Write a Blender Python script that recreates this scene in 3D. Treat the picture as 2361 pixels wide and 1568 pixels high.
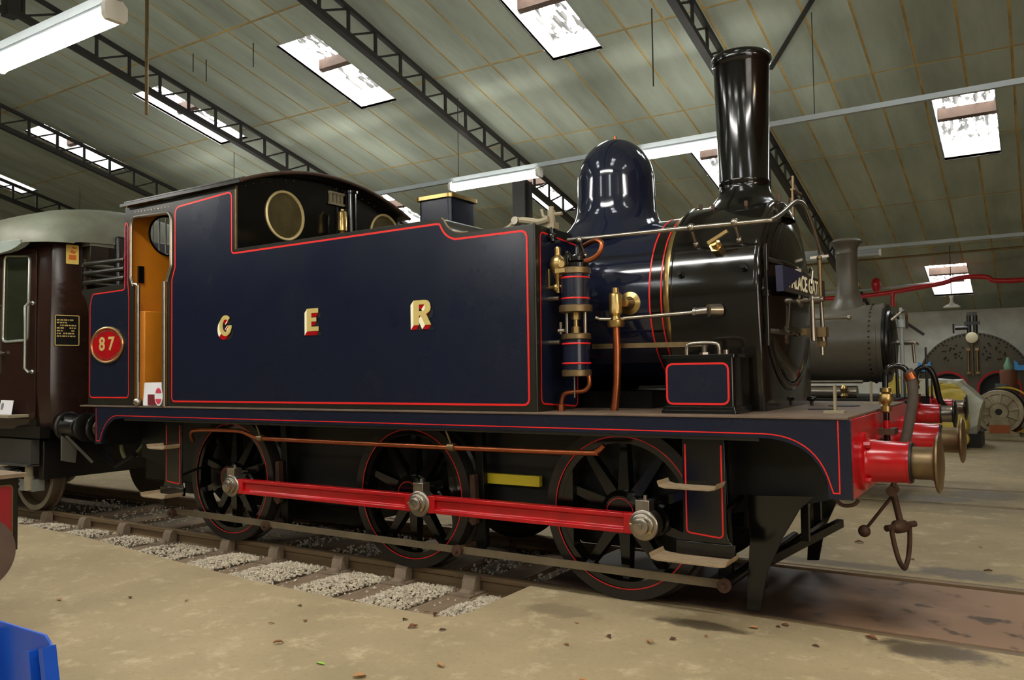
import bpy, bmesh, math, random
from mathutils import Vector, Matrix
from mathutils.geometry import tessellate_polygon
random.seed(7)
for o in list(bpy.data.objects): bpy.data.objects.remove(o, do_unlink=True)
SC = bpy.context.scene
COL = SC.collection
PI = math.pi

# ------------------------------------------------------------------ camera
YAW, PITCH, ROLL = 0.572, 0.040, -0.015
CAM_LOC = Vector((4.434, -6.146, 1.605))
_d = Vector((-math.sin(YAW)*math.cos(PITCH), math.cos(YAW)*math.cos(PITCH), math.sin(PITCH)))
_r = Vector((math.cos(YAW), math.sin(YAW), 0)); _u = _r.cross(_d)
_r2 = _r*math.cos(ROLL) + _u*math.sin(ROLL); _u2 = -_r*math.sin(ROLL) + _u*math.cos(ROLL)
cd = bpy.data.cameras.new('camera'); cam = bpy.data.objects.new('camera', cd); COL.objects.link(cam)
cd.sensor_width = 36.0; cd.lens = 36.0*1881.8/2361.0; cd.clip_start = 0.05; cd.clip_end = 200
M = Matrix((_r2, _u2, -_d)).transposed().to_4x4(); M.translation = CAM_LOC
cam.matrix_world = M
SC.camera = cam

# ------------------------------------------------------------------ world + exposure
w = bpy.data.worlds.new('world'); SC.world = w; w.use_nodes = True
w.node_tree.nodes['Background'].inputs[0].default_value = (0.75, 0.85, 1.0, 1)
w.node_tree.nodes['Background'].inputs[1].default_value = 1.0
SC.view_settings.view_transform = 'Standard'; SC.view_settings.look = 'None'
SC.view_settings.gamma = 1.0; SC.view_settings.use_curve_mapping = False
SC.view_settings.exposure = 0.75
TUBE_POWER = 34.0       # emission of the fluorescent tubes
SKY_POWER = 10.0         # daylight coming through the rooflight sheets
DOOR_FILL_POWER = 2.6        # fill light of the added glazed doors behind the photographer

# ------------------------------------------------------------------ materials
def lin(c):
    return tuple(((v/255.0)/12.92 if v/255.0 <= 0.04045 else ((v/255.0+0.055)/1.055)**2.4) for v in c)
MATS = {}
def mat(name, rgb, rough=0.5, metal=0.0, coat=0.0, var=0.0, vscale=6.0, dark=None, bump=0.0, bscale=40.0,
        objvar=0.0, spec=0.5, stretch=None, rvar=0.0, linear=False):
    if name in MATS: return MATS[name]
    m = bpy.data.materials.new(name); m.use_nodes = True
    nt = m.node_tree; b = nt.nodes['Principled BSDF']
    c = rgb if linear else lin(rgb)
    b.inputs['Base Color'].default_value = (*c, 1)
    b.inputs['Roughness'].default_value = rough; b.inputs['Metallic'].default_value = metal
    b.inputs['Specular IOR Level'].default_value = spec
    if coat: b.inputs['Coat Weight'].default_value = coat; b.inputs['Coat Roughness'].default_value = 0.06
    vec = None
    if var or bump or rvar:
        tc = nt.nodes.new('ShaderNodeTexCoord'); vec = tc.outputs['Object']
        if stretch:
            mp = nt.nodes.new('ShaderNodeMapping'); mp.inputs['Scale'].default_value = stretch
            nt.links.new(vec, mp.inputs['Vector']); vec = mp.outputs['Vector']
    if var or rvar:
        n = nt.nodes.new('ShaderNodeTexNoise'); n.inputs['Scale'].default_value = vscale
        n.inputs['Detail'].default_value = 6; n.inputs['Roughness'].default_value = 0.62
        nt.links.new(vec, n.inputs['Vector'])
        rp = nt.nodes.new('ShaderNodeMapRange'); rp.inputs[1].default_value = 0.3; rp.inputs[2].default_value = 0.7
        nt.links.new(n.outputs['Fac'], rp.inputs[0])
    col = None
    if var:
        mx = nt.nodes.new('ShaderNodeMix'); mx.data_type = 'RGBA'
        dk = lin(dark) if dark else tuple(v*(1-var) for v in c)
        mx.inputs[6].default_value = (*c, 1); mx.inputs[7].default_value = (*dk, 1)
        nt.links.new(rp.outputs[0], mx.inputs[0]); col = mx.outputs[2]
    if objvar:
        oi = nt.nodes.new('ShaderNodeObjectInfo'); mr = nt.nodes.new('ShaderNodeMapRange')
        mr.inputs[3].default_value = 1-objvar; mr.inputs[4].default_value = 1+objvar*0.5
        nt.links.new(oi.outputs['Random'], mr.inputs[0])
        hs = nt.nodes.new('ShaderNodeHueSaturation'); hs.inputs['Color'].default_value = (*c, 1)
        nt.links.new(mr.outputs[0], hs.inputs['Value'])
        if col: nt.links.new(col, hs.inputs['Color'])
        col = hs.outputs['Color']
    if col: nt.links.new(col, b.inputs['Base Color'])
    if rvar:
        r2 = nt.nodes.new('ShaderNodeMapRange'); r2.inputs[3].default_value = max(0.02, rough-rvar); r2.inputs[4].default_value = rough+rvar
        nt.links.new(rp.outputs[0], r2.inputs[0]); nt.links.new(r2.outputs[0], b.inputs['Roughness'])
    if bump:
        n2 = nt.nodes.new('ShaderNodeTexNoise'); n2.inputs['Scale'].default_value = bscale; n2.inputs['Detail'].default_value = 5
        nt.links.new(vec, n2.inputs['Vector'])
        bp = nt.nodes.new('ShaderNodeBump'); bp.inputs['Strength'].default_value = bump; bp.inputs['Distance'].default_value = 0.01
        nt.links.new(n2.outputs['Fac'], bp.inputs['Height']); nt.links.new(bp.outputs[0], b.inputs['Normal'])
    MATS[name] = m
    return m
def emat(name, rgb, power):
    m = bpy.data.materials.new(name); m.use_nodes = True
    b = m.node_tree.nodes['Principled BSDF']
    b.inputs['Base Color'].default_value = (*rgb, 1); b.inputs['Roughness'].default_value = 0.4
    b.inputs['Emission Color'].default_value = (*rgb, 1); b.inputs['Emission Strength'].default_value = power
    MATS[name] = m; return m

NAVY = mat('navy_paint', (23, 28, 46), 0.24, spec=0.45, var=0.3, vscale=1.3, rvar=0.08)
NAVYG = mat('navy_gloss_paint', (24, 28, 46), 0.09, spec=0.6, var=0.2, vscale=1.3)
BLACK = mat('black_gloss_paint', (13, 12, 11), 0.14, spec=0.55, var=0.3, vscale=4, rvar=0.02)
EDGE = mat('black_border_paint', (34, 33, 26), 0.28, var=0.3, vscale=3)
SMOKE = mat('smokebox_black', (22, 19, 16), 0.11, spec=0.6, var=0.25, vscale=5, rvar=0.04)
FRAMEB = mat('underframe_black', (6, 6, 6), 0.5, var=0.4, vscale=5)
GREASY = mat('greasy_black', (9, 9, 8), 0.35, var=0.5, vscale=9, bump=0.25, bscale=30, spec=0.25)
REDLINE = mat('red_lining', (214, 36, 34), 0.35)
RED = mat('signal_red_paint', (182, 10, 20), 0.2, spec=0.5, var=0.2, vscale=6, dark=(150, 14, 20))
GOLD = mat('gold_leaf', (214, 190, 116), 0.38, metal=0.25)
YELL = mat('shade_yellow', (246, 214, 60), 0.4)
CREAM = mat('shade_cream', (246, 240, 206), 0.4)
BRASS = mat('polished_brass', (190, 160, 102), 0.28, metal=0.92, var=0.25, vscale=12)
TARBRASS = mat('tarnished_brass', (140, 118, 84), 0.4, metal=0.8, var=0.35, vscale=10)
COPPER = mat('copper_pipe', (184, 104, 66), 0.3, metal=0.95, var=0.3, vscale=8)
STEEL = mat('bright_steel', (172, 162, 148), 0.28, metal=0.95, var=0.25, vscale=10)
OILSTEEL = mat('oily_steel', (118, 98, 76), 0.33, metal=0.85, var=0.4, vscale=7)
RUST = mat('rusty_steel', (92, 66, 50), 0.62, metal=0.4, var=0.5, vscale=8, bump=0.3, bscale=60)
DUSTSTEP = mat('dusty_tread', (150, 128, 98), 0.85, var=0.3, vscale=14, bump=0.3, bscale=90)
PLATE = mat('footplate_brown', (112, 92, 74), 0.6, var=0.35, vscale=5)
ORANGE = mat('cab_orange_paint', (206, 124, 14), 0.55, var=0.2, vscale=3)
GLASS = mat('dusty_glass', (92, 82, 52), 0.12, spec=0.6, var=0.4, vscale=5)
WHITE = mat('white_enamel', (224, 222, 212), 0.45)
LAMPBODY = mat('lamp_body_white', (168, 176, 178), 0.45, var=0.12, vscale=4)
DARKSTEEL = mat('roof_steel_dark', (44, 42, 40), 0.7, var=0.3, vscale=3)
DARKWIRE = mat('dark_wire', (40, 36, 30), 0.7)
RAILM = mat('rail_rusty', (136, 113, 84), 0.5, metal=0.35, var=0.4, vscale=4, stretch=(0.3, 4, 4))
CHAIRM = mat('rail_chair_iron', (126, 108, 88), 0.75, var=0.3, vscale=9, bump=0.3, bscale=50)
SLEEPM = mat('sleeper_timber', (140, 118, 94), 0.85, var=0.4, vscale=5, stretch=(6, 1, 6), bump=0.4, bscale=25)
STONE = mat('granite_chippings', (222, 208, 184), 0.85, objvar=0.1, var=0.45, vscale=14)
BED = mat('ballast_bed_dirt', (124, 110, 90), 0.95, var=0.5, vscale=9, bump=0.6, bscale=60)
MAROON = mat('carriage_maroon', (46, 28, 22), 0.2, spec=0.5, var=0.3, vscale=2.5)
CARBLACK = mat('carriage_black', (24, 21, 19), 0.3, var=0.3, vscale=4)
CARROOF = mat('carriage_roof_grey', (124, 130, 114), 0.5, var=0.3, vscale=2, dark=(96, 92, 76))
CHROME = mat('handrail_silver', (190, 196, 186), 0.25, metal=0.9)
WHEELTAN = mat('wheel_rim_tan', (150, 138, 112), 0.6, var=0.25, vscale=6)
GREYLOCO = mat('dusty_grey_paint', (92, 86, 74), 0.36, spec=0.5, var=0.35, vscale=3)
BRICKM = mat('brick_wall_brown', (150, 98, 66), 0.85, var=0.4, vscale=5)
WALLW = mat('whitewashed_block', (216, 217, 205), 0.85, var=0.35, vscale=1.6, bump=0.3, bscale=8)
PANELM = mat('ceiling_panel_grey', (180, 190, 174), 0.72, var=0.4, vscale=0.55, objvar=0.14, stretch=(3, 0.6, 1), spec=0.3)
BACKM = mat('joint_strip_yellow', (204, 172, 100), 0.8, var=0.4, vscale=1.5, dark=(140, 116, 72))
REVEAL = mat('rooflight_reveal_white', (206, 206, 200), 0.7, var=0.12, vscale=3)
WOODB = mat('purlin_wood', (96, 74, 60), 0.8, var=0.4, vscale=5)
BLUEP = mat('blue_plastic', (18, 78, 186), 0.3, spec=0.5, var=0.15, vscale=3)
CARD = mat('white_card', (226, 224, 226), 0.6)
DKRED = mat('dark_red_print', (110, 18, 30), 0.6)
INK = mat('print_grey', (120, 118, 124), 0.6)
TUBE = emat('fluorescent_tube_lit', (1.0, 0.97, 0.90), TUBE_POWER)
DOORFILL = emat('added_door_glow', (1.0, 0.94, 0.84), DOOR_FILL_POWER)
WARMFILL = emat('added_warm_lamp_lit', (1.0, 0.72, 0.36), 60.0)

def tube_emit_material():
    m = bpy.data.materials.new('daylit_rooflight_sheet'); m.use_nodes = True
    nt = m.node_tree; b = nt.nodes['Principled BSDF']
    tc = nt.nodes.new('ShaderNodeTexCoord')
    mp = nt.nodes.new('ShaderNodeMapping'); mp.inputs['Scale'].default_value = (5.0, 1.6, 1)
    nt.links.new(tc.outputs['Object'], mp.inputs['Vector'])
    n = nt.nodes.new('ShaderNodeTexNoise'); n.inputs['Scale'].default_value = 2.4; n.inputs['Detail'].default_value = 4
    nt.links.new(mp.outputs[0], n.inputs['Vector'])
    mr = nt.nodes.new('ShaderNodeMapRange'); mr.inputs[1].default_value = 0.515; mr.inputs[2].default_value = 0.53
    mr.inputs[3].default_value = SKY_POWER; mr.inputs[4].default_value = 0.08
    nt.links.new(n.outputs['Fac'], mr.inputs[0])
    b.inputs['Base Color'].default_value = (0.25, 0.23, 0.2, 1)
    b.inputs['Emission Color'].default_value = (0.93, 0.97, 1.0, 1)
    nt.links.new(mr.outputs[0], b.inputs['Emission Strength'])
    return m
SKYPANE = tube_emit_material()

def floor_material():
    """concrete with oil stains of their own shapes"""
    m = bpy.data.materials.new('concrete_floor'); m.use_nodes = True
    nt = m.node_tree; b = nt.nodes['Principled BSDF']; L = nt.links.new
    tc = nt.nodes.new('ShaderNodeTexCoord'); P = tc.outputs['Object']
    def noise(s, det=6, rough=0.6):
        n = nt.nodes.new('ShaderNodeTexNoise'); n.inputs['Scale'].default_value = s; n.inputs['Detail'].default_value = det
        n.inputs['Roughness'].default_value = rough; L(P, n.inputs['Vector']); return n.outputs['Fac']
    def rng(v, a, c, x, y):
        r = nt.nodes.new('ShaderNodeMapRange'); r.inputs[1].default_value = a; r.inputs[2].default_value = c
        r.inputs[3].default_value = x; r.inputs[4].default_value = y; L(v, r.inputs[0]); return r.outputs[0]
    def mix(f, a, c):
        x = nt.nodes.new('ShaderNodeMix'); x.data_type = 'RGBA'; L(f, x.inputs[0])
        for i, v in ((6, a), (7, c)):
            if isinstance(v, tuple): x.inputs[i].default_value = (*lin(v), 1)
            else: L(v, x.inputs[i])
        return x.outputs[2]
    c = mix(rng(noise(0.9), 0.35, 0.65, 0, 1), (172, 153, 118), (152, 136, 104))
    c = mix(rng(noise(4.0, 9, 0.75), 0.53, 0.68, 0, 0.7), c, (204, 186, 150))
    c = mix(rng(noise(26, 5), 0.55, 0.8, 0, 0.5), c, (120, 104, 80))
    sep = nt.nodes.new('ShaderNodeSeparateXYZ'); L(P, sep.inputs[0])
    wob = noise(7.0, 4)
    def math_(op, a, bb):
        x = nt.nodes.new('ShaderNodeMath'); x.operation = op
        for i, v in ((0, a), (1, bb)):
            if isinstance(v, (int, float)): x.inputs[i].default_value = v
            else: L(v, x.inputs[i])
        return x.outputs[0]
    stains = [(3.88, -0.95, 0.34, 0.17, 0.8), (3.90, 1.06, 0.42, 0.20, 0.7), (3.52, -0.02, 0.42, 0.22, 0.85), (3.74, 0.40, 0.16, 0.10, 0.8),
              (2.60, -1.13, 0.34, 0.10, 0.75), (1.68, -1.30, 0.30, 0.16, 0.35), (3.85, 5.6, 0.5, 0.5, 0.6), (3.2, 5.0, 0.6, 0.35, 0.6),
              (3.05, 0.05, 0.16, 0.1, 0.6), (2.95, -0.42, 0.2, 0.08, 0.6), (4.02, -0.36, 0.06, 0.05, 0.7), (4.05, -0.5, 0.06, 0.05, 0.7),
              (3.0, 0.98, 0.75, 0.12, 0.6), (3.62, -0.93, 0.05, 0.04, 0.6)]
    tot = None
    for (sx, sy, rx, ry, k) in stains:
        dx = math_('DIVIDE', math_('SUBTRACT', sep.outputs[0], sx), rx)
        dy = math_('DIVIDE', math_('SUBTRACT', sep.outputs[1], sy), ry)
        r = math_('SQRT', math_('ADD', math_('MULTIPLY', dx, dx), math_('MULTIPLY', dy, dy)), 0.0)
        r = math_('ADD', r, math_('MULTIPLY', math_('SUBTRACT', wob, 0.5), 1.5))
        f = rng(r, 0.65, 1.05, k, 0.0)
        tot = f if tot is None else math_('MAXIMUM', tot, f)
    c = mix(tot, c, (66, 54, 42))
    L(c, b.inputs['Base Color'])
    L(rng(tot, 0, 1, 0.75, 0.4), b.inputs['Roughness'])
    bp = nt.nodes.new('ShaderNodeBump'); bp.inputs['Strength'].default_value = 0.25; bp.inputs['Distance'].default_value = 0.01
    L(noise(30, 6), bp.inputs['Height']); L(bp.outputs[0], b.inputs['Normal'])
    MATS['concrete_floor'] = m
    return m
CONC = floor_material()
def oily_shaded_material():
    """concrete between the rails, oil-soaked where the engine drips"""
    m = bpy.data.materials.new('oily_shaded_concrete_between_rails'); m.use_nodes = True
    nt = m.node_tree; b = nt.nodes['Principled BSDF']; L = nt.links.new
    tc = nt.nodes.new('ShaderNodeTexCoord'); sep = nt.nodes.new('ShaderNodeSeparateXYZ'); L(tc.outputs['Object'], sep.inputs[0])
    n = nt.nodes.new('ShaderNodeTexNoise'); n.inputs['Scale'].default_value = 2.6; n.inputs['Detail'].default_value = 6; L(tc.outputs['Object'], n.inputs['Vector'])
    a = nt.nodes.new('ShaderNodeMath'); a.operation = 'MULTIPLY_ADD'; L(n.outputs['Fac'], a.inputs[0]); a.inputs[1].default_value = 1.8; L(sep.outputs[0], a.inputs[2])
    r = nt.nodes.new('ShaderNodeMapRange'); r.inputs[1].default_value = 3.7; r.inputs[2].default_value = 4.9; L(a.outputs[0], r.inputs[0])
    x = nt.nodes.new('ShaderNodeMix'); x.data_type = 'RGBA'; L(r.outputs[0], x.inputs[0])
    x.inputs[6].default_value = (*lin((62, 46, 36)), 1); x.inputs[7].default_value = (*lin((150, 118, 92)), 1)  # dark end holds oil and the painted shade of the engine
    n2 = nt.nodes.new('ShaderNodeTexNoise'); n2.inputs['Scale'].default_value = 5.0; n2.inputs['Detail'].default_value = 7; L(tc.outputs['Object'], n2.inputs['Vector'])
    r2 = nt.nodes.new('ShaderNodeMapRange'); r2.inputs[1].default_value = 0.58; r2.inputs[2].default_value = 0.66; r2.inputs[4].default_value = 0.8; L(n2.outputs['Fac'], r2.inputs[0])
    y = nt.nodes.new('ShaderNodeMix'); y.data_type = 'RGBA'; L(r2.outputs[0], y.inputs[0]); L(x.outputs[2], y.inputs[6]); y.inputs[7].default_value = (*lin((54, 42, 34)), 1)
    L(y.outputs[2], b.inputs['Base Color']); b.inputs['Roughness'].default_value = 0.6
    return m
DIRTSHADEC = oily_shaded_material()

# ------------------------------------------------------------------ mesh helpers
class G:
    def __init__(s): s.v = []; s.f = []
    def add(s, vs, fs):
        n = len(s.v); s.v += [tuple(v) for v in vs]; s.f += [tuple(i+n for i in f) for f in fs]; return s
    def box(s, x0, x1, y0, y1, z0, z1):
        return s.add([(x0,y0,z0),(x1,y0,z0),(x1,y1,z0),(x0,y1,z0),(x0,y0,z1),(x1,y0,z1),(x1,y1,z1),(x0,y1,z1)],
                     [(0,3,2,1),(4,5,6,7),(0,1,5,4),(1,2,6,5),(2,3,7,6),(3,0,4,7)])
    def bar(s, p, q, wd, h, up=(0,0,1)):
        p = Vector(p); q = Vector(q); d = (q-p).normalized(); up = Vector(up)
        sx = d.cross(up)
        if sx.length < 1e-4: sx = d.cross(Vector((0,1,0)))
        sx.normalize(); u = sx.cross(d); a = sx*wd/2; b = u*h/2
        vs = [p-a-b, p+a-b, p+a+b, p-a+b, q-a-b, q+a-b, q+a+b, q-a+b]
        return s.add(vs, [(0,1,2,3),(7,6,5,4),(0,4,5,1),(1,5,6,2),(2,6,7,3),(3,7,4,0)])
    def cyl(s, p, q, r0, r1=None, n=24, caps=True):
        return s.lathe(p, Vector(q)-Vector(p), [(r0, 0), (r0 if r1 is None else r1, (Vector(q)-Vector(p)).length)], n, caps)
    def lathe(s, o, axis, prof, n=32, caps=True):
        """prof: list of (radius, distance along the axis)"""
        o = Vector(o); a = Vector(axis).normalized()
        e = Vector((0,0,1)) if abs(a.z) < 0.9 else Vector((1,0,0))
        u = a.cross(e).normalized(); v = a.cross(u)
        vs = []; fs = []
        for r, t in prof:
            for k in range(n):
                th = 2*PI*k/n; vs.append(o + a*t + (u*math.cos(th)+v*math.sin(th))*r)
        m = len(prof)
        for i in range(m-1):
            for k in range(n):
                k2 = (k+1) % n; fs.append((i*n+k, i*n+k2, (i+1)*n+k2, (i+1)*n+k))
        if caps:
            if prof[0][0] > 1e-5: fs.append(tuple(range(n-1, -1, -1)))
            if prof[-1][0] > 1e-5: fs.append(tuple((m-1)*n+k for k in range(n)))
        return s.add(vs, fs)
    def tube(s, pts, r, n=10):
        pts = [Vector(p) for p in pts]; m = len(pts); vs = []; fs = []
        t0 = (pts[1]-pts[0]).normalized()
        e = Vector((0,0,1)) if abs(t0.z) < 0.9 else Vector((1,0,0))
        u = t0.cross(e).normalized()
        for i, p in enumerate(pts):
            t = (pts[min(i+1,m-1)]-pts[max(i-1,0)]).normalized()
            u = (u - t*u.dot(t)).normalized(); v = t.cross(u)
            rr = r[i] if isinstance(r, (list, tuple)) else r
            for k in range(n):
                th = 2*PI*k/n; vs.append(p + (u*math.cos(th)+v*math.sin(th))*rr)
        for i in range(m-1):
            for k in range(n):
                k2 = (k+1) % n; fs.append((i*n+k, i*n+k2, (i+1)*n+k2, (i+1)*n+k))
        fs.append(tuple(range(n-1,-1,-1))); fs.append(tuple((m-1)*n+k for k in range(n)))
        return s.add(vs, fs)
    def prism(s, poly, fn, t0, t1, holes=()):
        """poly in 2D; fn(a,b,t)->3D; extruded from t0 to t1"""
        loops = [list(poly)] + [list(h) for h in holes]
        tri = tessellate_polygon([[Vector((a,b,0)) for a,b in l] for l in loops])
        flat = [p for l in loops for p in l]; n = len(flat)
        vs = [fn(a,b,t0) for a,b in flat] + [fn(a,b,t1) for a,b in flat]
        fs = [tuple(t) for t in tri] + [tuple(i+n for i in reversed(t)) for t in tri]
        k = 0
        for l in loops:
            m = len(l)
            for i in range(m):
                j = (i+1) % m; fs.append((k+i, k+j, n+k+j, n+k+i))
            k += m
        return s.add(vs, fs)
    def sphere(s, c, r, n=14, m=8, sc=(1,1,1)):
        c = Vector(c); vs = []; fs = []
        for i in range(m+1):
            ph = PI*i/m
            for k in range(n):
                th = 2*PI*k/n; vs.append(c+Vector((r*sc[0]*math.sin(ph)*math.cos(th), r*sc[1]*math.sin(ph)*math.sin(th), r*sc[2]*math.cos(ph))))
        for i in range(m):
            for k in range(n):
                k2 = (k+1)%n; fs.append((i*n+k, (i+1)*n+k, (i+1)*n+k2, i*n+k2))
        return s.add(vs, fs)
    def ribbon(s, pts, wd, fn, t, closed=True):
        """flat strip of width wd along a 2D path"""
        n = len(pts); L_ = []; R_ = []
        for i in range(n):
            a = Vector(pts[(i-1) % n] if closed or i else pts[i]); c = Vector(pts[(i+1) % n] if closed or i < n-1 else pts[i])
            p = Vector(pts[i]); d1 = (p-a); d2 = (c-p)
            d1 = d1.normalized() if d1.length > 1e-9 else d2.normalized(); d2 = d2.normalized() if d2.length > 1e-9 else d1
            nn = Vector((-(d1+d2).y, (d1+d2).x)).normalized(); k = 1/max(0.5, nn.dot(Vector((-d1.y, d1.x))))
            L_.append(p+nn*wd/2*k); R_.append(p-nn*wd/2*k)
        vs = [fn(p.x,p.y,t) for p in L_] + [fn(p.x,p.y,t) for p in R_]
        fs = [(i, (i+1)%n, n+(i+1)%n, n+i) for i in range(n if closed else n-1)]
        return s.add(vs, fs)
    def mesh(s, name, smooth=40):
        me = bpy.data.meshes.new(name); me.from_pydata(s.v, [], s.f)
        bm = bmesh.new(); bm.from_mesh(me); bmesh.ops.recalc_face_normals(bm, faces=bm.faces); bm.to_mesh(me); bm.free()
        if smooth:
            me.polygons.foreach_set('use_smooth', [True]*len(me.polygons)); me.set_sharp_from_angle(angle=math.radians(smooth))
        me.update(); return me

def XZ(a, b, t): return (a, t, b)          # side plates
def YZ(a, b, t): return (t, a, b)          # end plates
def XY(a, b, t): return (a, b, t)

def tag(o, label=None, cat=None, group=None, kind=None):
    if label: o['label'] = label
    if cat: o['category'] = cat
    if group: o['group'] = group
    if kind: o['kind'] = kind
    return o
def ob(name, g, m, parent=None, loc=None, bevel=0.0, smooth=40, label=None):
    me = g if isinstance(g, bpy.types.Mesh) else g.mesh(name, smooth)
    if m and not me.materials: me.materials.append(m)
    o = bpy.data.objects.new(name, me); COL.objects.link(o)
    if parent: o.parent = parent
    if loc is not None: o.location = loc
    elif parent is not None and parent.type == 'EMPTY' and parent.parent is None: o.location = -parent.location
    if bevel:
        b = o.modifiers.new('bevel', 'BEVEL'); b.width = bevel; b.segments = 2; b.limit_method = 'ANGLE'; b.angle_limit = math.radians(40)
    if label: o['label'] = label
    return o
def thing(name, label, cat, loc=(0,0,0), group=None, kind=None):
    o = bpy.data.objects.new(name, None); COL.objects.link(o); o.empty_display_size = 0.2; o.location = loc
    return tag(o, label, cat, group, kind)
def copy_tree(o, parent=None):
    c = o.copy(); COL.objects.link(c)
    if parent: c.parent = parent
    for ch in o.children: copy_tree(ch, c)
    return c
def rnd(pts, r, n=6):
    """round the corners of a closed 2D polygon; r = radius or list"""
    out = []; m = len(pts)
    for i in range(m):
        rr = r[i] if isinstance(r, (list, tuple)) else r
        p = Vector(pts[i]); a = Vector(pts[i-1])-p; b = Vector(pts[(i+1)%m])-p
        if rr <= 0: out.append((p.x, p.y)); continue
        la, lb = a.length, b.length; a.normalize(); b.normalize()
        ang = a.angle(b)
        if ang > PI-0.05: out.append((p.x, p.y)); continue
        t = min(rr/math.tan(ang/2), la*0.49, lb*0.49)
        p0 = p+a*t; p1 = p+b*t
        for k in range(n+1):
            s = k/n; q = p0*(1-s)**2 + p*2*s*(1-s) + p1*s*s; out.append((q.x, q.y))
    return out
def inset(pts, d):
    """offset a closed polygon inwards by d (simple mitre)"""
    m = len(pts); A = sum(pts[i][0]*pts[(i+1)%m][1]-pts[(i+1)%m][0]*pts[i][1] for i in range(m)); sg = 1 if A > 0 else -1
    out = []
    for i in range(m):
        p = Vector(pts[i]); a = (p-Vector(pts[i-1])); b = (Vector(pts[(i+1)%m])-p)
        a.normalize(); b.normalize()
        na = Vector((-a.y, a.x))*sg; nb = Vector((-b.y, b.x))*sg; nn = (na+nb).normalized()
        q = p + nn*d/max(0.35, nn.dot(na)); out.append((q.x, q.y))
    return out
def circ(cx, cy, r, n=32, a0=0, a1=2*PI, end=False):
    return [(cx+r*math.cos(a0+(a1-a0)*k/n), cy+r*math.sin(a0+(a1-a0)*k/n)) for k in range(n+1 if end else n)]
def bez(p0, p1, p2, n=8):
    return [((1-t)**2*p0[0]+2*t*(1-t)*p1[0]+t*t*p2[0], (1-t)**2*p0[1]+2*t*(1-t)*p1[1]+t*t*p2[1]) for t in [k/n for k in range(n+1)]]
def smooth_path(pts, n=6):
    """Catmull-Rom through 3D points"""
    P = [Vector(p) for p in pts]; out = []
    for i in range(len(P)-1):
        a = P[max(i-1,0)]; b = P[i]; c = P[i+1]; d = P[min(i+2,len(P)-1)]
        for k in range(n):
            t = k/n; out.append(0.5*((2*b)+(c-a)*t+(2*a-5*b+4*c-d)*t*t+(3*b-a-3*c+d)*t**3))
    out.append(P[-1]); return out
def text_mesh(txt, size, depth=0.0, bold=0.0, align='CENTER'):
    cu = bpy.data.curves.new('lettering', 'FONT'); cu.body = txt; cu.size = size; cu.extrude = depth; cu.offset = bold
    cu.align_x = align; cu.align_y = 'CENTER'; cu.resolution_u = 4
    o = bpy.data.objects.new('lettering', cu); COL.objects.link(o)
    dg = bpy.context.evaluated_depsgraph_get(); dg.update()
    me = bpy.data.meshes.new_from_object(o.evaluated_get(dg))
    bpy.data.objects.remove(o); bpy.data.curves.remove(cu); return me

# ================================================================== THE SETTING
SL = 0.255; Z_R = 7.80; WALL_Y = 18.5; X_A, X_B = -26.0, 11.0
def roof_z(y): return Z_R - SL*abs(y)

# ---- floor: concrete slabs around the tracks
EDGE_LINE = [(1.163, -0.80), (1.165, -1.60), (1.13, -1.78), (0.95, -1.82), (0.23, -1.845), (-0.88, -1.80), (-2.2, -1.66), (-3.73, -1.48), (-5.31, -1.40), (-9.0, -1.36), (X_A, -1.36)]
near = EDGE_LINE + [(X_A, -WALL_Y), (X_B, -WALL_Y), (X_B, -0.80)]
fl = ob('floor', G().prism(near, XY, -0.3, 0.0), CONC, smooth=30); tag(fl, kind='structure')
for ya, yb in ((0.80, 4.55), (4.70, 6.00), (6.15, WALL_Y)): ob('floor_slab', G().box(X_A, X_B, ya, yb, -0.3, 0.0), CONC, fl)
ob('floor_slab', G().box(1.163, X_B, -0.665, 0.665, -0.3, -0.012), DIRTSHADEC, fl)
bed = ob('ballast_bed', G().box(X_A, 1.163, -1.9, 0.80, -0.34, -0.17), BED, fl)
ob('flangeway_dirt', G().box(1.163, X_B, -0.80, -0.665, -0.34, -0.09).box(1.163, X_B, 0.665, 0.80, -0.34, -0.09).box(X_A, X_B, 4.55, 4.70, -0.34, -0.05).box(X_A, X_B, 6.0, 6.15, -0.34, -0.05), BED, fl)

# ---- walls
def wall(name, g, m): return tag(ob(name, g, m), kind='structure')
WZ = roof_z(WALL_Y)+0.1
wl = wall('wall_far', G().box(X_A, X_B, WALL_Y, WALL_Y+0.2, 0, WZ), WALLW)
wall('wall_near', G().box(X_A, X_B, -WALL_Y-0.2, -WALL_Y, 0, WZ), WALLW)
gable = [(-WALL_Y, 0), (WALL_Y, 0), (WALL_Y, WZ), (0, Z_R+0.35), (-WALL_Y, WZ)]
wall('wall_left', G().prism(gable, YZ, X_A-0.2, X_A), WALLW)
door_hole = [(-12.0, 0.0), (-5.5, 0.0), (-5.5, 4.6), (-12.0, 4.6)]
wall('wall_right', G().prism(gable, YZ, X_B, X_B+0.2), BRICKM)
# glowing glazed doors added out of view in the end wall as fill light
d = thing('added_door_1', None, None, (X_B-0.06, -8.6, 0), kind='structure')
for k in range(6):
    for j in range(3):
        ob('pane', G().box(X_B-0.05, X_B-0.04, -11.5+k*1.0, -10.6+k*1.0, 0.7+j*1.2, 1.75+j*1.2), DOORFILL, d)
g = G(); g.box(X_B-0.04, X_B-0.01, -11.7, -5.5, 0, 4.4)
ob('added_door_leaf', g, WOODB, d)

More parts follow.
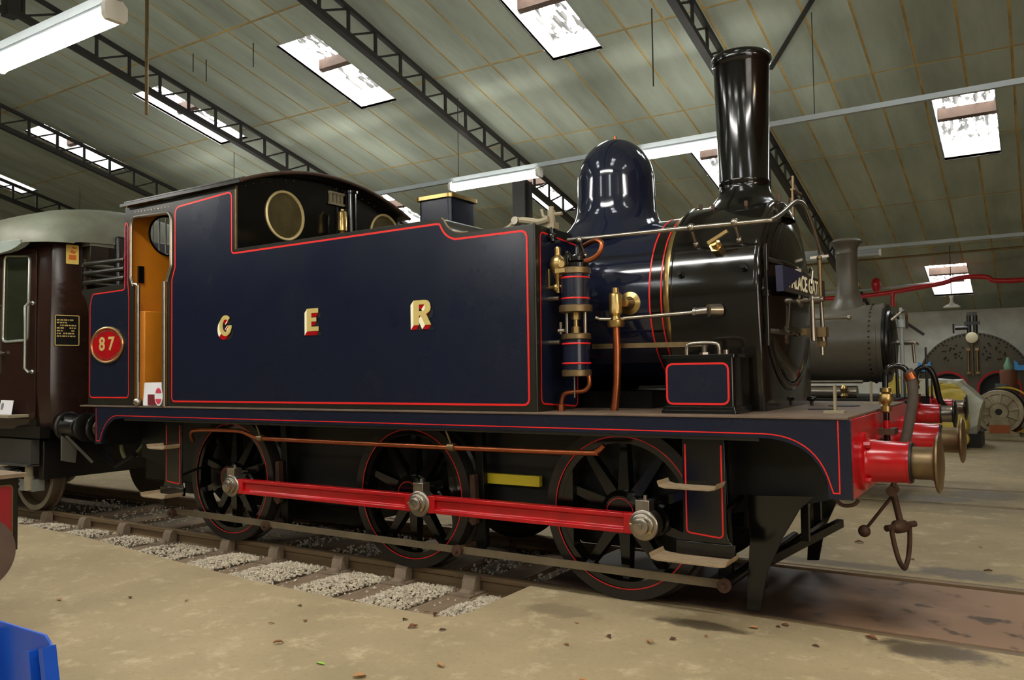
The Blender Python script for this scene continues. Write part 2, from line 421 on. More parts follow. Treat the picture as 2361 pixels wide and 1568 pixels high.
# ---- rooflights (openings through the ceiling)
SKY = []
for x in (3.0+0.1, -1.86, -5.97, -10.0, -14.07, -18.2, -22.3): SKY.append((x, x+0.87, 2.95, 4.97))
for x in (3.17, -0.90, -4.88, -8.92, -12.95, -17.0, -21.0): SKY.append((x, x+0.85, 7.90, 10.05))
for x in (2.26, -1.8, -5.9, -10.0): SKY.append((x, x+0.87, 15.1, 17.29))
NEARSKY = [(x, x+0.87, -y1, -y0) for x in (6.2, 2.2, -1.86, -5.97, -10.0, -14.07) for (y0, y1) in ((2.95, 4.97), (7.90, 10.05))]
ALLSKY = SKY + NEARSKY

def subtract(rect, holes):
    parts = [rect]
    for hx0, hx1, hy0, hy1 in holes:
        nxt = []
        for (x0, x1, y0, y1) in parts:
            a0, a1, b0, b1 = max(x0,hx0), min(x1,hx1), max(y0,hy0), min(y1,hy1)
            if a0 >= a1 or b0 >= b1: nxt.append((x0,x1,y0,y1)); continue
            if y0 < b0: nxt.append((x0,x1,y0,b0))
            if b1 < y1: nxt.append((x0,x1,b1,y1))
            if x0 < a0: nxt.append((x0,a0,b0,b1))
            if a1 < x1: nxt.append((a1,x1,b0,b1))
        parts = nxt
    return [p for p in parts if p[1]-p[0] > 0.02 and p[3]-p[2] > 0.02]

def slab(g, x0, x1, y0, y1, dz0, dz1):
    vs = []
    for dz in (dz0, dz1):
        for x, y in ((x0,y0),(x1,y0),(x1,y1),(x0,y1)): vs.append((x, y, roof_z(y)+dz))
    return g.add(vs, [(0,3,2,1),(4,5,6,7),(0,1,5,4),(1,2,6,5),(2,3,7,6),(3,0,4,7)])

g = G()
for r in ((X_A, X_B, 0, WALL_Y), (X_A, X_B, -WALL_Y, 0)):
    for p in subtract(r, ALLSKY): slab(g, *p, 0.006, 0.05)
ceil = tag(ob('ceiling', g, BACKM), kind='structure')
xs = [1.30+0.595*k for k in range(-46, 17)]
ys = [0.02, 2.33, 4.68, 7.0, 9.33, 11.62, 13.95, 16.28, 18.48]
rest = G()
for i in range(len(xs)-1):
    for j in range(len(ys)-1):
        for s in (1, -1):
            r = (xs[i]+0.017, xs[i+1]-0.017, ys[j]+0.02, ys[j+1]-0.02)
            if s < 0: r = (r[0], r[1], -r[3], -r[2])
            for p in subtract(r, ALLSKY):
                if s > 0 and -13.5 < p[0] < 4.9 and (p[3] > 2.4 or p[0] < -4):
                    ob('ceiling_panel', slab(G(), *p, 0.0, 0.005), PANELM, ceil, smooth=0)
                else: slab(rest, *p, 0.0, 0.005)
tag(ob('ceiling_panel_field', rest, PANELM, ceil, smooth=0), kind='stuff')

def rooflight(n, x0, x1, y0, y1):
    ym = (y0+y1)/2
    w_ = thing('window_%d' % n, None, None, ((x0+x1)/2, ym, roof_z(ym)), kind='structure')
    D = 0.36; t = 0.02
    g = G()
    for (a0,a1,b0,b1) in ((x0-t,x0,y0,y1),(x1,x1+t,y0,y1),(x0,x1,y0-t,y0),(x0,x1,y1,y1+t)): slab(g, a0,a1,b0,b1, 0.0, D+0.05)
    ob('reveal', g, REVEAL, w_)
    vs = []; fs = []; N = 36
    for j in range(7):
        y = y0-0.02+(y1-y0+0.04)*j/6
        for i in range(N+1):
            x = x0-0.02+(x1-x0+0.04)*i/N; vs.append((x, y, roof_z(y)+D+0.018*math.sin(2*PI*(x-x0)/0.145)))
    for j in range(6):
        for i in range(N): a = j*(N+1)+i; fs.append((a, a+N+1, a+N+2, a+1))
    ob('pane', G().add(vs, fs), SKYPANE, w_)
    ob('purlin', slab(G(), x0, x1, ym-0.05, ym+0.05, D-0.20, D-0.03), WOODB, w_)
for n, s in enumerate(ALLSKY): rooflight(n+1, *s)

# ---- lattice roof trusses, one web member each its own part
NW = 31; SP = 0.58
def truss_meshes():
    chord = G().bar((0, 0, 7.20), (0, 18.3, 7.20-SL*18.3), 0.11, 0.085).mesh('bottom_chord')
    top = G().bar((0, 0, 7.62), (0, 18.3, 7.62-SL*18.3), 0.07, 0.06).mesh('top_chord')
    strut = G().bar((0, 0, 0.02), (0, 0, 0.42), 0.035, 0.045, (0,1,0)).mesh('strut')
    brace = G().bar((0, 0.02, 0.03), (0, SP-0.03, 0.42-SL*SP-0.02), 0.03, 0.03).mesh('brace')
    half = G(); half.bar((0,0,7.20), (0,-18.3,7.20-SL*18.3), 0.11, 0.085); half.bar((0,0,7.62), (0,-18.3,7.62-SL*18.3), 0.07, 0.06)
    for k in range(1, NW):
        y = -SP*k; z = 7.20-SL*SP*k
        half.bar((0,y,z), (0,y,z+0.42), 0.035, 0.045, (0,1,0)); half.bar((0,y,z+0.03), (0,y-SP,z+0.42-SL*SP), 0.03, 0.03)
    half = half.mesh('lattice')
    col = G(); col.box(-0.14,0.14,-0.14,-0.10,0,1); col.box(-0.14,0.14,0.10,0.14,0,1); col.box(-0.015,0.015,-0.1,0.1,0,1)
    return chord, top, strut, brace, half, col.mesh('post')
TM = truss_meshes()
for me in TM: me.materials.append(DARKSTEEL)
TR = [(-17.15, 'dark steel lattice roof truss over the far end of the maroon carriage'),
      (-12.9, 'dark steel lattice roof truss nearest above the maroon carriage roof'),
      (-8.45, 'dark steel lattice roof truss crossing behind the top-left lamp down to the cab roof'),
      (-3.9, 'dark steel lattice roof truss falling to the black column beside the dome'),
      (0.70, 'dark steel lattice roof truss passing behind the tall black chimney')]
for X, lab in TR:
    t = thing('roof_truss', lab, 'truss', (X, 0, 0), 'lattice roof trusses of the shed')
    ob('bottom_chord', TM[0], None, t, (0,0,0)); ob('top_chord', TM[1], None, t, (0,0,0)); tag(ob('lattice', TM[4], None, t, (0,0,0)), kind='stuff')
    for k in range(0, NW):
        y = SP*(k+0.3)
        ob('strut', TM[2], None, t, (0, y, 7.20-SL*y)); 
        if k < NW-1: ob('brace', TM[3], None, t, (0, y, 7.20-SL*y))
    if X == -8.45: ob('ridge_post', G().box(-0.11,0.11,-0.09,0.09,7.1,7.75), DARKSTEEL, t, (0,0,0))
for X, lab in ((-3.9, 'dark steel column standing behind the dome under the roof truss'), (-8.45, 'dark steel column hidden behind the cab roof'), (0.70, 'dark steel column standing behind the smokebox and chimney')):
    c = ob('steel_column', TM[5], None, None, (X, 7.25, 0)); c.scale = (1, 1, 7.20-SL*7.25-0.03)
    tag(c, lab, 'column', 'steel columns of the shed')
# rafter brace near the chimney
tag(ob('roof_brace', G().bar((1.20, 6.2, roof_z(6.2)-0.09), (2.60, 4.2, roof_z(4.2)-0.09), 0.05, 0.05), DARKSTEEL), 'thin dark diagonal roof brace up to the right of the chimney top', 'brace')

# ---- fluorescent lamp rows
def lamp_meshes():
    body = G().prism([(-0.045,0.02),(-0.045,0.07),(-0.03,0.095),(0.03,0.095),(0.045,0.07),(0.045,0.02)], YZ, 0, 1.8).mesh('housing')
    tub = G().prism(rnd([(-0.07,0.025),(-0.083,0.0),(-0.062,-0.055),(0.062,-0.055),(0.083,0.0),(0.07,0.025)], 0.015), YZ, 0.03, 1.77).mesh('diffuser')
    cap = G().prism([(-0.09,0.06),(-0.09,-0.03),(-0.066,-0.062),(0.066,-0.062),(0.09,-0.03),(0.09,0.06),(0.05,0.1),(-0.05,0.1)], YZ, -0.02, 0.03).mesh('end_cap')
    return body, tub, cap
LM = lamp_meshes()
LM[0].materials.append(LAMPBODY); LM[1].materials.append(TUBE); LM[2].materials.append(WHITE)
OFFD = LM[1].copy(); OFFD.materials.clear(); OFFD.materials.append(LAMPBODY)
def lamp(x, y, z, lab, lit=True):
    t = thing('fluorescent_light', lab, 'ceiling light', (x, y, z), 'fluorescent batten lights')
    ob('housing', LM[0], None, t, (0,0,0)); ob('diffuser', LM[1] if lit else OFFD, None, t, (0,0,0))
    ob('end_cap', LM[2], None, t, (0,0,0)); ob('end_cap', LM[2], None, t, (1.79,0,0))
for (y, z, x0, x1, lab) in ((-2.70, 4.42, X_A, X_B, 'grey lamp trunking carrying the large light at the top left'),
                            (5.30, 4.97, X_A, X_B, 'long pale lamp trunking crossing behind the dome and chimney'),
                            (13.0, 4.18, -9.0, X_B, 'thin pale lamp trunking above the smaller black chimney')):
    g = G().box(x0, x1, y-0.035, y+0.035, z, z+0.07)
    t = thing('lamp_trunking', lab, 'trunking', (0, y, z)); ob('channel', g, LAMPBODY, t)
    for k in range(5):
        xx = -16+6*k
        if x0 < xx < x1 and y != 13.0: ob('hanger', G().cyl((xx, y, z+0.07), (xx, y, roof_z(y)), 0.006, n=6), DARKWIRE, t)
lamp(-3.06, -2.70, 4.325, 'large bright fluorescent light at the top left corner of the picture')
lamp(0.54, -2.70, 4.325, 'bright fluorescent light hanging in front of the engine boiler, above the frame')
lamp(4.14, -2.70, 4.325, 'bright fluorescent light above the buffer beam, over the frame')
lamp(7.74, -2.70, 4.325, 'bright fluorescent light in the front row near the brick wall')
lamp(-6.66, -2.70, 4.325, 'bright fluorescent light in the front row above the maroon carriage')
lamp(-10.26, -2.70, 4.325, 'bright fluorescent light in the front row farthest over the carriage')
lamp(-4.15, 5.30, 4.875, 'bright fluorescent light shining behind the blue safety valve casing')
lamp(-0.55, 5.30, 4.875, 'bright fluorescent light glaring between the dome and the chimney')
lamp(-7.75, 5.30, 4.875, 'bright fluorescent light hidden behind the cab roof')
lamp(-11.35, 5.30, 4.875, 'bright fluorescent light far behind the maroon carriage roof')
lamp(-0.15, 13.0, 4.085, 'unlit fluorescent light on the far trunking left of the smaller chimney', lit=False)
# second front row of lamps, added out of view to light the scene
g = G().box(X_A, X_B, -9.04, -8.96, 4.4, 4.47); t = thing('lamp_trunking', 'added grey lamp trunking, unseen, behind the photographer', 'trunking', (0, -9.0, 4.4)); ob('channel', g, LAMPBODY, t)
for x, wd in ((-4.2, 'left'), (0.6, 'middle'), (5.4, 'right')): lamp(x, -9.0, 4.305, wd + ' bright fluorescent light in the added unseen row behind the photographer')

# ---- ropes and wires hanging from the roof
tag(ob('hanging_rope', G().cyl((-6.55, 1.0, 5.51), (-6.55, 1.0, roof_z(1.0)), 0.026, n=8), TARBRASS), 'yellowish brown rope hanging straight down beside the top left light', 'rope')

for k, (x, y, z0, lab) in enumerate(((-7.57, 2.53, 6.84, 'thin dark wire hook dangling from the ceiling right of the rope'), (-7.50, 2.74, 6.72, 'second thin dark wire hook dangling right of the rope'), (-6.27, 2.73, 6.70, 'thin dark wire dangling left of the second rooflight'), (0.05, 4.41, 5.57, 'thin chain hanging from the ceiling between the dome and the chimney'))):
    tag(ob('hanging_wire', G().cyl((x, y, z0), (x, y, roof_z(y)), 0.009, n=6), DARKWIRE), lab, 'wire', 'wires hanging from the ceiling')

# ================================================================== TRACK
RP = [(-0.035,0.0),(-0.035,-0.035),(-0.012,-0.05),(-0.010,-0.11),(-0.05,-0.13),(-0.05,-0.145),(0.05,-0.145),(0.05,-0.13),(0.010,-0.11),(0.012,-0.05),(0.035,-0.035),(0.035,0.0),(0.028,0.004),(-0.028,0.004)]
def rail(y, lab):
    return tag(ob('rail', G().prism([(a+y, b-0.004) for a, b in RP], YZ, X_A+0.1, X_B-0.1), RAILM, smooth=30), lab, 'rail', 'steel rails')
rail(-0.757, 'near rusty steel rail under the wheels with the red coupling rod')
rail(0.757, 'far rusty steel rail under the blue engine')
rail(4.59, 'near steel rail of the track under the smaller black engine')
rail(6.11, 'far steel rail of the track under the smaller black engine')

chair_g = G().prism([(-0.19,0.0),(-0.03,0.0),(-0.022,0.05),(-0.024,0.115),(-0.04,0.132),(-0.075,0.132),(-0.10,0.10),(-0.115,0.03)], lambda a,b,t: (t,a,b), -0.06, 0.06)
chair_g.box(-0.11,0.11,-0.24,0.12,-0.02,0.014).box(-0.05,0.05,0.055,0.08,0.0,0.09)
chair_me = chair_g.mesh('rail_chair'); chair_me.materials.append(CHAIRM)
bolt_me = G().cyl((0,0,0),(0,0,0.03),0.016,n=6).cyl((0,0,0.03),(0,0,0.045),0.009,n=8).mesh('chair_bolt'); bolt_me.materials.append(CHAIRM)
sl_me = G().box(-0.135,0.135,-1.78,1.30,-0.13,0.0).mesh('sleeper'); sl_me.materials.append(SLEEPM)
ORD = ['first', 'second', 'third', 'fourth', 'fifth', 'sixth', 'seventh', 'eighth', 'ninth']
for k, x in enumerate([0.60, -0.10, -0.83, -1.66, -2.36, -3.29, -4.12, -4.90, -5.72]):
    s = ob('timber_sleeper', sl_me, None, None, (x, 0, -0.125)); s.modifiers.new('bevel','BEVEL').width = 0.006
    tag(s, 'worn timber sleeper, %s from the concrete end of the ballast pit' % ORD[k], 'sleeper', 'sleepers under the blue engine')
    c = ob('rail_chair', chair_me, None, s, (0, -0.757-0.02, 0.0)); b = ob('bolt', bolt_me, None, c, (-0.085, -0.17, 0.012)); ob('bolt', bolt_me, None, c, (0.085, -0.17, 0.012))
    c2 = ob('rail_chair', chair_me, None, s, (0, 0.757+0.02, 0.0)); c2.rotation_euler.z = PI
# granite chippings
def stones():
    rs = random.Random(3); vs = []; fs = []
    base = [(1,0,0),(-1,0,0),(0,1,0),(0,-1,0),(0,0,1),(0,0,-1)]
    F = [(0,2,4),(2,1,4),(1,3,4),(3,0,4),(2,0,5),(1,2,5),(3,1,5),(0,3,5)]
    sleepers = [0.60, -0.10, -0.83, -1.66, -2.36, -3.29, -4.12, -4.90, -5.72]
    def edge(x):
        E_ = [(1.163,-1.75),(0.95,-1.82),(0.23,-1.845),(-0.88,-1.80),(-2.2,-1.66),(-3.73,-1.48),(-5.31,-1.40),(-9.0,-1.36)]
        for (x1,y1),(x0,y0) in zip(E_, E_[1:]):
            if x0 <= x <= x1: return y0+(y1-y0)*(x-x0)/(x1-x0)
        return -1.5
    n = 0
    while n < 15000:
        x = rs.uniform(-7.0, 1.14) if rs.random() > 0.45 else rs.uniform(-2.6, 1.14)
        inner = rs.random() < 0.12
        e = edge(x)
        y = rs.uniform(-0.68, 0.68) if inner else rs.uniform(e+0.01, -0.80)
        onsl = min(abs(x-s) for s in sleepers) < 0.14
        if onsl and rs.random() < 0.975: continue
        mound = 0.05*math.sin(max(0,min(1,(y-e)/max(0.1,(-0.8-e))))*PI) if not inner else 0.0
        dx = min(abs(x-s) for s in sleepers)
        z = -0.142 + mound*min(1, dx/0.3) + rs.uniform(0, 0.02) 
        if onsl: z = -0.118
        if x > 0.3: z -= 0.03*(x-0.3)
        r = rs.uniform(0.008, 0.019); a = rs.uniform(0, PI); b = rs.uniform(0, PI); k0 = len(vs)
        R_ = Matrix.Rotation(a, 3, 'Z') @ Matrix.Rotation(b, 3, 'X')
        sc = (rs.uniform(0.8,1.3), rs.uniform(0.7,1.1), rs.uniform(0.6,1.0))
        for p in base:
            q = R_ @ Vector((p[0]*sc[0], p[1]*sc[1], p[2]*sc[2])) * r * rs.uniform(0.8,1.15); vs.append((x+q.x, y+q.y, z+q.z))
        fs += [tuple(i+k0 for i in f) for f in F]; n += 1
    return G().add(vs, fs)
me = stones(); mm = bpy.data.meshes.new('chippings'); mm.from_pydata(me.v, [], me.f); mm.update()
tag(ob('ballast_chippings', mm, STONE), 'pale granite chippings spread between the sleepers beside the rail', 'ballast', kind='stuff')

# ================================================================== THE BLUE TANK ENGINE
ZP = 1.322
LO = thing('steam_locomotive', 'dark blue six wheeled tank engine lettered GER with red coupling rods', 'locomotive', (0, 0, 0))
def P(name, g, m, parent=LO, **k): return ob(name, g, m, parent, **k)

# running plate, valances, buffer beams, frames
P('running_plate', G().box(-4.39, 3.51, -1.19, 1.19, ZP-0.016, ZP), PLATE, bevel=0.003)
vprof = [(3.524, ZP-0.016), (3.524, 0.850), (3.392, 0.850)] + bez((3.385, 0.955), (3.30, 1.185), (3.02, 1.188), 10) + [(-3.60, 1.190)] + bez((-3.70, 1.185), (-3.93, 1.16), (-4.00, 0.91), 8) + [(-4.105, 0.91), (-4.105, ZP-0.016)]
vin = inset(vprof, 0.03)
for s, nm in ((-1, 'valance'), (1, 'valance')):
    y0, y1 = (-1.182, -1.160) if s < 0 else (1.160, 1.182)
    v = P(nm, G().prism(vprof, XZ, y0, y1), NAVY, bevel=0.002)
    if s < 0:
        lin_pts = [(3.455, ZP-0.02), (3.455, 0.885)] + [(3.42, 0.885)] + [(p[0]+0.005, p[1]+0.027) for p in bez((3.385, 0.955), (3.30, 1.185), (3.02, 1.188), 10)] + [(-3.60, 1.217)] + [(p[0]-0.02, p[1]+0.03) for p in bez((-3.70, 1.187), (-3.90, 1.16), (-4.00, 0.91), 8)] + [(-4.08, 0.945), (-4.085, ZP-0.03)]
        P('lining', G().ribbon(lin_pts, 0.0075, XZ, -1.1835, closed=False), REDLINE, v, smooth=0)
        P('angle_iron', G().bar((-3.58, -1.15, 1.178), (3.0, -1.15, 1.178), 0.05, 0.02), EDGE, v)
bb = P('buffer_beam', G().box(3.497, 3.525, -1.158, 1.158, 0.85, ZP-0.016), RED, bevel=0.003, label='bright red front buffer beam')
P('buffer_beam', G().box(-4.14, -4.11, -1.158, 1.158, 0.90, ZP-0.016), FRAMEB)
for y in (-0.64, 0.61):
    fr = [(3.45,ZP-0.02),(3.45,0.86),(3.28,0.76),(3.05,0.70),(2.80,0.66),(2.62,0.62),(2.55,0.40),(2.30,0.32),(1.5,0.32),(1.2,0.52),(-1.5,0.52),(-1.9,0.32),(-2.7,0.32),(-3.0,0.52),(-4.1,0.72),(-4.1,ZP-0.02)]
    P('main_frame', G().prism(fr, XZ, y, y+0.03), FRAMEB)
P('cylinder_block', G().box(2.05, 2.75, -0.60, 0.60, 0.50, 1.25), GREASY, bevel=0.03)
P('firebox', G().box(-2.35, -0.75, -0.58, 0.58, 0.36, 1.4), GREASY, bevel=0.04)
P('ashpan', G().prism([(-2.2,0.20),(-1.0,0.20),(-0.75,0.40),(-2.35,0.40)], XZ, -0.5, 0.5), GREASY)
P('valve_gear', G().box(-0.6, 1.8, -0.3, -0.22, 0.52, 0.66).box(-0.6,1.8,0.22,0.3,0.52,0.66).cyl((0.2,-0.3,0.95),(0.2,0.3,0.95),0.06), GREASY)
P('drag_box', G().box(-4.10,-3.05,-0.60,0.60,0.46,1.25), GREASY, bevel=0.02)
P('vacuum_cylinder', G().cyl((-3.35,-0.35,0.35),(-3.35,-0.35,0.9),0.22,n=28), GREASY)
P('frame_stretcher', G().box(1.1, 1.16, -0.6, 0.6, 0.5, 1.25).box(-0.62,-0.56,-0.6,0.6,0.5,1.25), GREASY)
P('boiler_bottom_lagging', G().box(-0.7, 2.0, -0.45, 0.45, 1.15, 1.45), GREASY)

# ---- boiler, smokebox, dome, chimney
AZ = 2.135
bo = P('boiler', G().lathe((-1.82, 0, AZ), (1,0,0), [(0.655,0),(0.655,4.0)], 96), NAVYG, smooth=50)
for x, m, w_ in ((2.085, BLACK, 0.11),):
    P('boiler_band', G().lathe((x, 0, AZ), (1,0,0), [(0.655,0),(0.659,0.002),(0.659,w_),(0.655,w_+0.002)], 96, caps=False), m, bo)
for x in (2.082, 2.172):
    P('lining', G().lathe((x, 0, AZ), (1,0,0), [(0.66,0),(0.662,0.001),(0.662,0.011),(0.66,0.012)], 96, caps=False), REDLINE, bo)
P('brass_band', G().lathe((2.20, 0, AZ), (1,0,0), [(0.655,0),(0.685,0.005),(0.70,0.03),(0.70,0.05),(0.685,0.06)], 96, caps=False), BRASS, bo)
def smoke_outline(R, zb=ZP, k=0.965, n=40):
    pts = [(-(R*k)+0.05, zb)]
    a0 = PI+0.10
    pts += [(-R*k, AZ-0.35)] if False else []
    arc = circ(0, AZ, R, n, PI+0.12, -0.12, True)
    return [( -R*0.905, zb), (-R*0.955, AZ-0.42)] + arc + [(R*0.955, AZ-0.42), (R*0.905, zb)]
so = smoke_outline(0.715)
sb = P('smokebox', G().prism(so, YZ, 2.262, 2.855), SMOKE, smooth=30)
P('rear_ring', G().lathe((2.255, 0, AZ), (1,0,0), [(0.70,0),(0.722,0.004),(0.722,0.02),(0.71,0.03)], 96, caps=False), SMOKE, sb)
# rounded front ring with the flat front plate
g = G(); n = len(so); rings = []
for dx, sc_ in ((0.0, 0.0), (0.02, 0.002), (0.035, 0.010), (0.045, 0.024), (0.048, 0.045)):
    ring = []
    for (a, b) in so:
        ca, cb = a, b-AZ; L_ = math.hypot(ca, cb); f = (L_-sc_)/L_
        ring.append((2.853+dx, ca*f, AZ+cb*f if b > ZP+0.01 else ZP))
    rings.append(ring)
vs = [p for r in rings for p in r]; fs = []
for i in range(len(rings)-1):
    for k in range(n-1): fs.append((i*n+k, i*n+k+1, (i+1)*n+k+1, (i+1)*n+k))
fs.append(tuple((len(rings)-1)*n+k for k in range(n)))
P('front_plate', G().add(vs, fs), SMOKE, sb, smooth=50)
DZ = 2.10
P('door_ring', G().lathe((2.900, 0, DZ), (1,0,0), [(0.655,0),(0.655,0.008),(0.645,0.016),(0.60,0.018),(0.595,0.006)], 80, caps=False), SMOKE, sb)
sd = P('smokebox_door', G().lathe((2.900, 0, DZ), (1,0,0), [(0.59,0),(0.59,0.018),(0.575,0.028),(0.48,0.05),(0.30,0.075),(0.12,0.085),(0.0,0.086)], 80, caps=False), SMOKE)
for dz in (0.24, -0.24):
    P('hinge_strap', G().tube(smooth_path([(2.925,-0.66,DZ+dz),(2.935,-0.50,DZ+dz),(2.965,-0.30,DZ+dz),(2.982,0.05,DZ+dz*0.9),(2.975,0.30,DZ+dz*0.8)]), [0.022]*24+[0.02], 8), SMOKE, sd)
P('hinge_post', G().cyl((2.93,-0.665,DZ-0.34),(2.93,-0.665,DZ+0.34),0.017,n=12).cyl((2.93,-0.665,2.09),(2.93,-0.665,2.13),0.03), SMOKE, sd)
P('dart_spindle', G().lathe((2.98,0,DZ), (1,0,0), [(0.055,0),(0.05,0.02),(0.024,0.03),(0.024,0.07),(0.034,0.075),(0.034,0.15),(0.02,0.155),(0.018,0.17),(0,0.172)], 20), STEEL, sd)
P('dart_handle', G().cyl((3.075,-0.02,DZ+0.02),(3.085,-0.05,1.80),0.014,0.017,n=12), STEEL, sd)
P('dart_handle', G().cyl((3.13,0.01,DZ),(3.135,0.03,1.80),0.012,0.016,n=12), STEEL, sd)
P('upright_lever', G().cyl((3.13,0.0,DZ),(3.13,0.0,2.40),0.013,0.015,n=12).sphere((3.13,0,2.40),0.02), TARBRASS, sd)
lb = P('lamp_bracket', G().box(3.03,3.16,0.0,0.09,1.83,1.90).box(3.09,3.15,0.03,0.08,1.76,1.84).bar((2.98,0.02,1.87),(3.06,0.03,1.87),0.05,0.05), TARBRASS, sd)
P('bracket_bolt', G().cyl((3.12,0.055,1.70),(3.12,0.055,1.77),0.012,n=8), STEEL, lb)
# handrail with knobs
hp = [(1.46,-0.73,2.602),(1.6,-0.725,2.600),(2.4,-0.725,2.594),(2.92,-0.72,2.584),(2.985,-0.66,2.600),(3.0,-0.42,2.69),(3.01,-0.25,2.765),(3.015,-0.10,2.81),(3.015,0.06,2.815),(3.01,0.22,2.775),(3.0,0.42,2.70),(2.99,0.62,2.60),(2.985,0.72,2.53)]
hr = P('handrail', G().tube(smooth_path(hp, 5), 0.0165, 12), STEEL)
for x in (1.56, 2.44, 2.745):
    P('handrail_knob', G().sphere((x,-0.724,2.595),0.03,12,8).cyl((x,-0.724,2.59),(x,-0.62,2.47),0.013,n=10).sphere((x,-0.635,2.49),0.022), STEEL, hr)
P('handrail_end', G().bar((2.97,0.42,2.46),(3.10,0.46,2.47),0.02,0.02), STEEL, hr)
# lamp iron on top of the smokebox front
P('lamp_iron', G().bar((2.985,-0.12,2.70),(2.985,-0.12,2.90),0.03,0.012,(1,0,0)).bar((2.985,-0.12,2.90),(2.985,0.10,2.90),0.03,0.014).bar((2.985,-0.10,2.90),(2.985,-0.10,3.0),0.026,0.012,(1,0,0)), TARBRASS)
# smokebox side fittings
P('side_cock', G().cyl((2.60,-0.62,2.43),(2.60,-0.70,2.455),0.045,n=6).cyl((2.60,-0.69,2.45),(2.60,-0.74,2.47),0.022,n=12).bar((2.56,-0.735,2.47),(2.70,-0.74,2.54),0.03,0.022), BRASS)
for x, z in ((2.345, 2.285), (2.795, 2.30)):
    P('wash_plug', G().cyl((x,-0.66,z-0.02),(x,-0.74,z),0.020,n=8).cyl((x,-0.66,z-0.02),(x,-0.715,z-0.008),0.028,n=14), BLACK)
P('snifting_pipe', G().tube([(1.72,-0.80,2.0),(1.75,-0.78,1.985),(1.85,-0.78,1.98),(2.50,-0.77,2.00)], 0.014).cyl((2.46,-0.77,2.0),(2.48,-0.77,2.0),0.033,n=14).cyl((2.48,-0.77,2.0),(2.56,-0.77,2.005),0.028,n=12).cyl((2.56,-0.77,2.005),(2.62,-0.70,2.005),0.045,0.05), STEEL)
P('brass_strip', G().bar((1.66,-0.735,1.79),(2.54,-0.735,1.782),0.012,0.035), TARBRASS)

do = P('dome', G().lathe((1.53, 0, 2.66), (0,0,1), [(0.50,0),(0.455,0.06),(0.395,0.12),(0.352,0.18),(0.330,0.25),(0.322,0.35),(0.318,0.50)] + [(0.318*math.cos(t), 0.50+0.37*math.sin(t)) for t in [PI/2*k/14 for k in range(1, 15)]], 72), NAVYG, smooth=60)
P('dome_bolt', G().cyl((1.53,0,3.52),(1.53,0,3.56),0.014,n=8), COPPER, do)
ch = P('chimney', G().lathe((2.60, 0, 2.70), (0,0,1), [(0.36,0.0),(0.345,0.05),(0.30,0.11),(0.245,0.155),(0.205,0.205),(0.187,0.26),(0.182,0.30),(0.186,0.305),(0.186,0.325),(0.183,0.33),(0.207,1.20),(0.216,1.215),(0.224,1.235),(0.226,1.26),(0.220,1.285),(0.205,1.295),(0.19,1.29),(0.185,1.20),(0.17,0.8)], 64, caps=False), BLACK, smooth=50)
P('chimney_dark_bore', G().cyl((2.60,0,3.5),(2.60,0,3.51),0.178), FRAMEB, ch)
for k in range(8):
    a = 2*PI*k/8+0.3; x = 2.60+0.33*math.cos(a); y = 0.31*math.sin(a); z = AZ+math.sqrt(0.715**2-y*y)
    P('flange_bolt', G().cyl((x,y,z-0.02),(x,y,z+0.035),0.014,n=6), RUST, ch)

# ---- side tanks
TY = -1.16
tprof = [(-1.835,ZP),(1.43,ZP),(1.43,2.672),(0.80,2.672)] + bez((0.78,2.673),(0.68,2.68),(0.63,2.76),6) + bez((0.625,2.768),(0.61,2.805),(0.575,2.808),4) + [(-1.835,2.802)]
for s in (-1, 1):
    y0, y1 = (TY, -0.60) if s < 0 else (0.60, -TY)
    t = P('side_tank', G().prism(tprof, XZ, y0, y1), EDGE, bevel=0.006)
    if s > 0: continue
    TANK = t
# navy panel of tank + cab side with red line, the whole side one painted panel
pan = [(-2.795,1.372),(1.365,1.372),(1.365,2.630),(0.80,2.630)] + bez((0.72,2.632),(0.64,2.65),(0.60,2.715),5) + bez((0.575,2.76),(0.56,2.765),(0.53,2.766),4) + [(-1.885,2.760),(-1.885,3.345),(-2.745,3.30),(-2.745,2.70),(-2.795,2.58)]
rr = [0.05,0.05,0.06,0]+[0]*6+[0]*5+[0.04,0.06,0.08,0.05,0.05]
pan_r = rnd(pan, rr)
P('blue_panel', G().prism(pan_r, XZ, TY-0.0022, TY-0.0005), NAVY, TANK, smooth=0)
P('lining', G().ribbon(pan_r, 0.016, XZ, TY-0.0032), REDLINE, TANK, smooth=0)
# front face of the tank
fpan = rnd([(-1.105,1.38),(-0.56,1.34),(-0.52,2.59),(-1.09,2.625)], 0.05)
P('front_panel', G().prism(fpan, YZ, 1.431, 1.4325), NAVY, TANK, smooth=0)
P('front_lining', G().ribbon(fpan, 0.012, YZ, 1.434), REDLINE, TANK, smooth=0)
P('corner_bead', G().cyl((1.428,TY+0.002,ZP),(1.428,TY+0.002,2.675),0.010,n=10), EDGE, TANK)
P('step_edge_bead', G().tube([(0.585,TY+0.01,2.810),(0.61,TY+0.01,2.795),(0.64,TY+0.01,2.745),(0.69,TY+0.01,2.695),(0.78,TY+0.01,2.676),(0.84,TY+0.01,2.675)], 0.007, 8), TARBRASS, TANK)
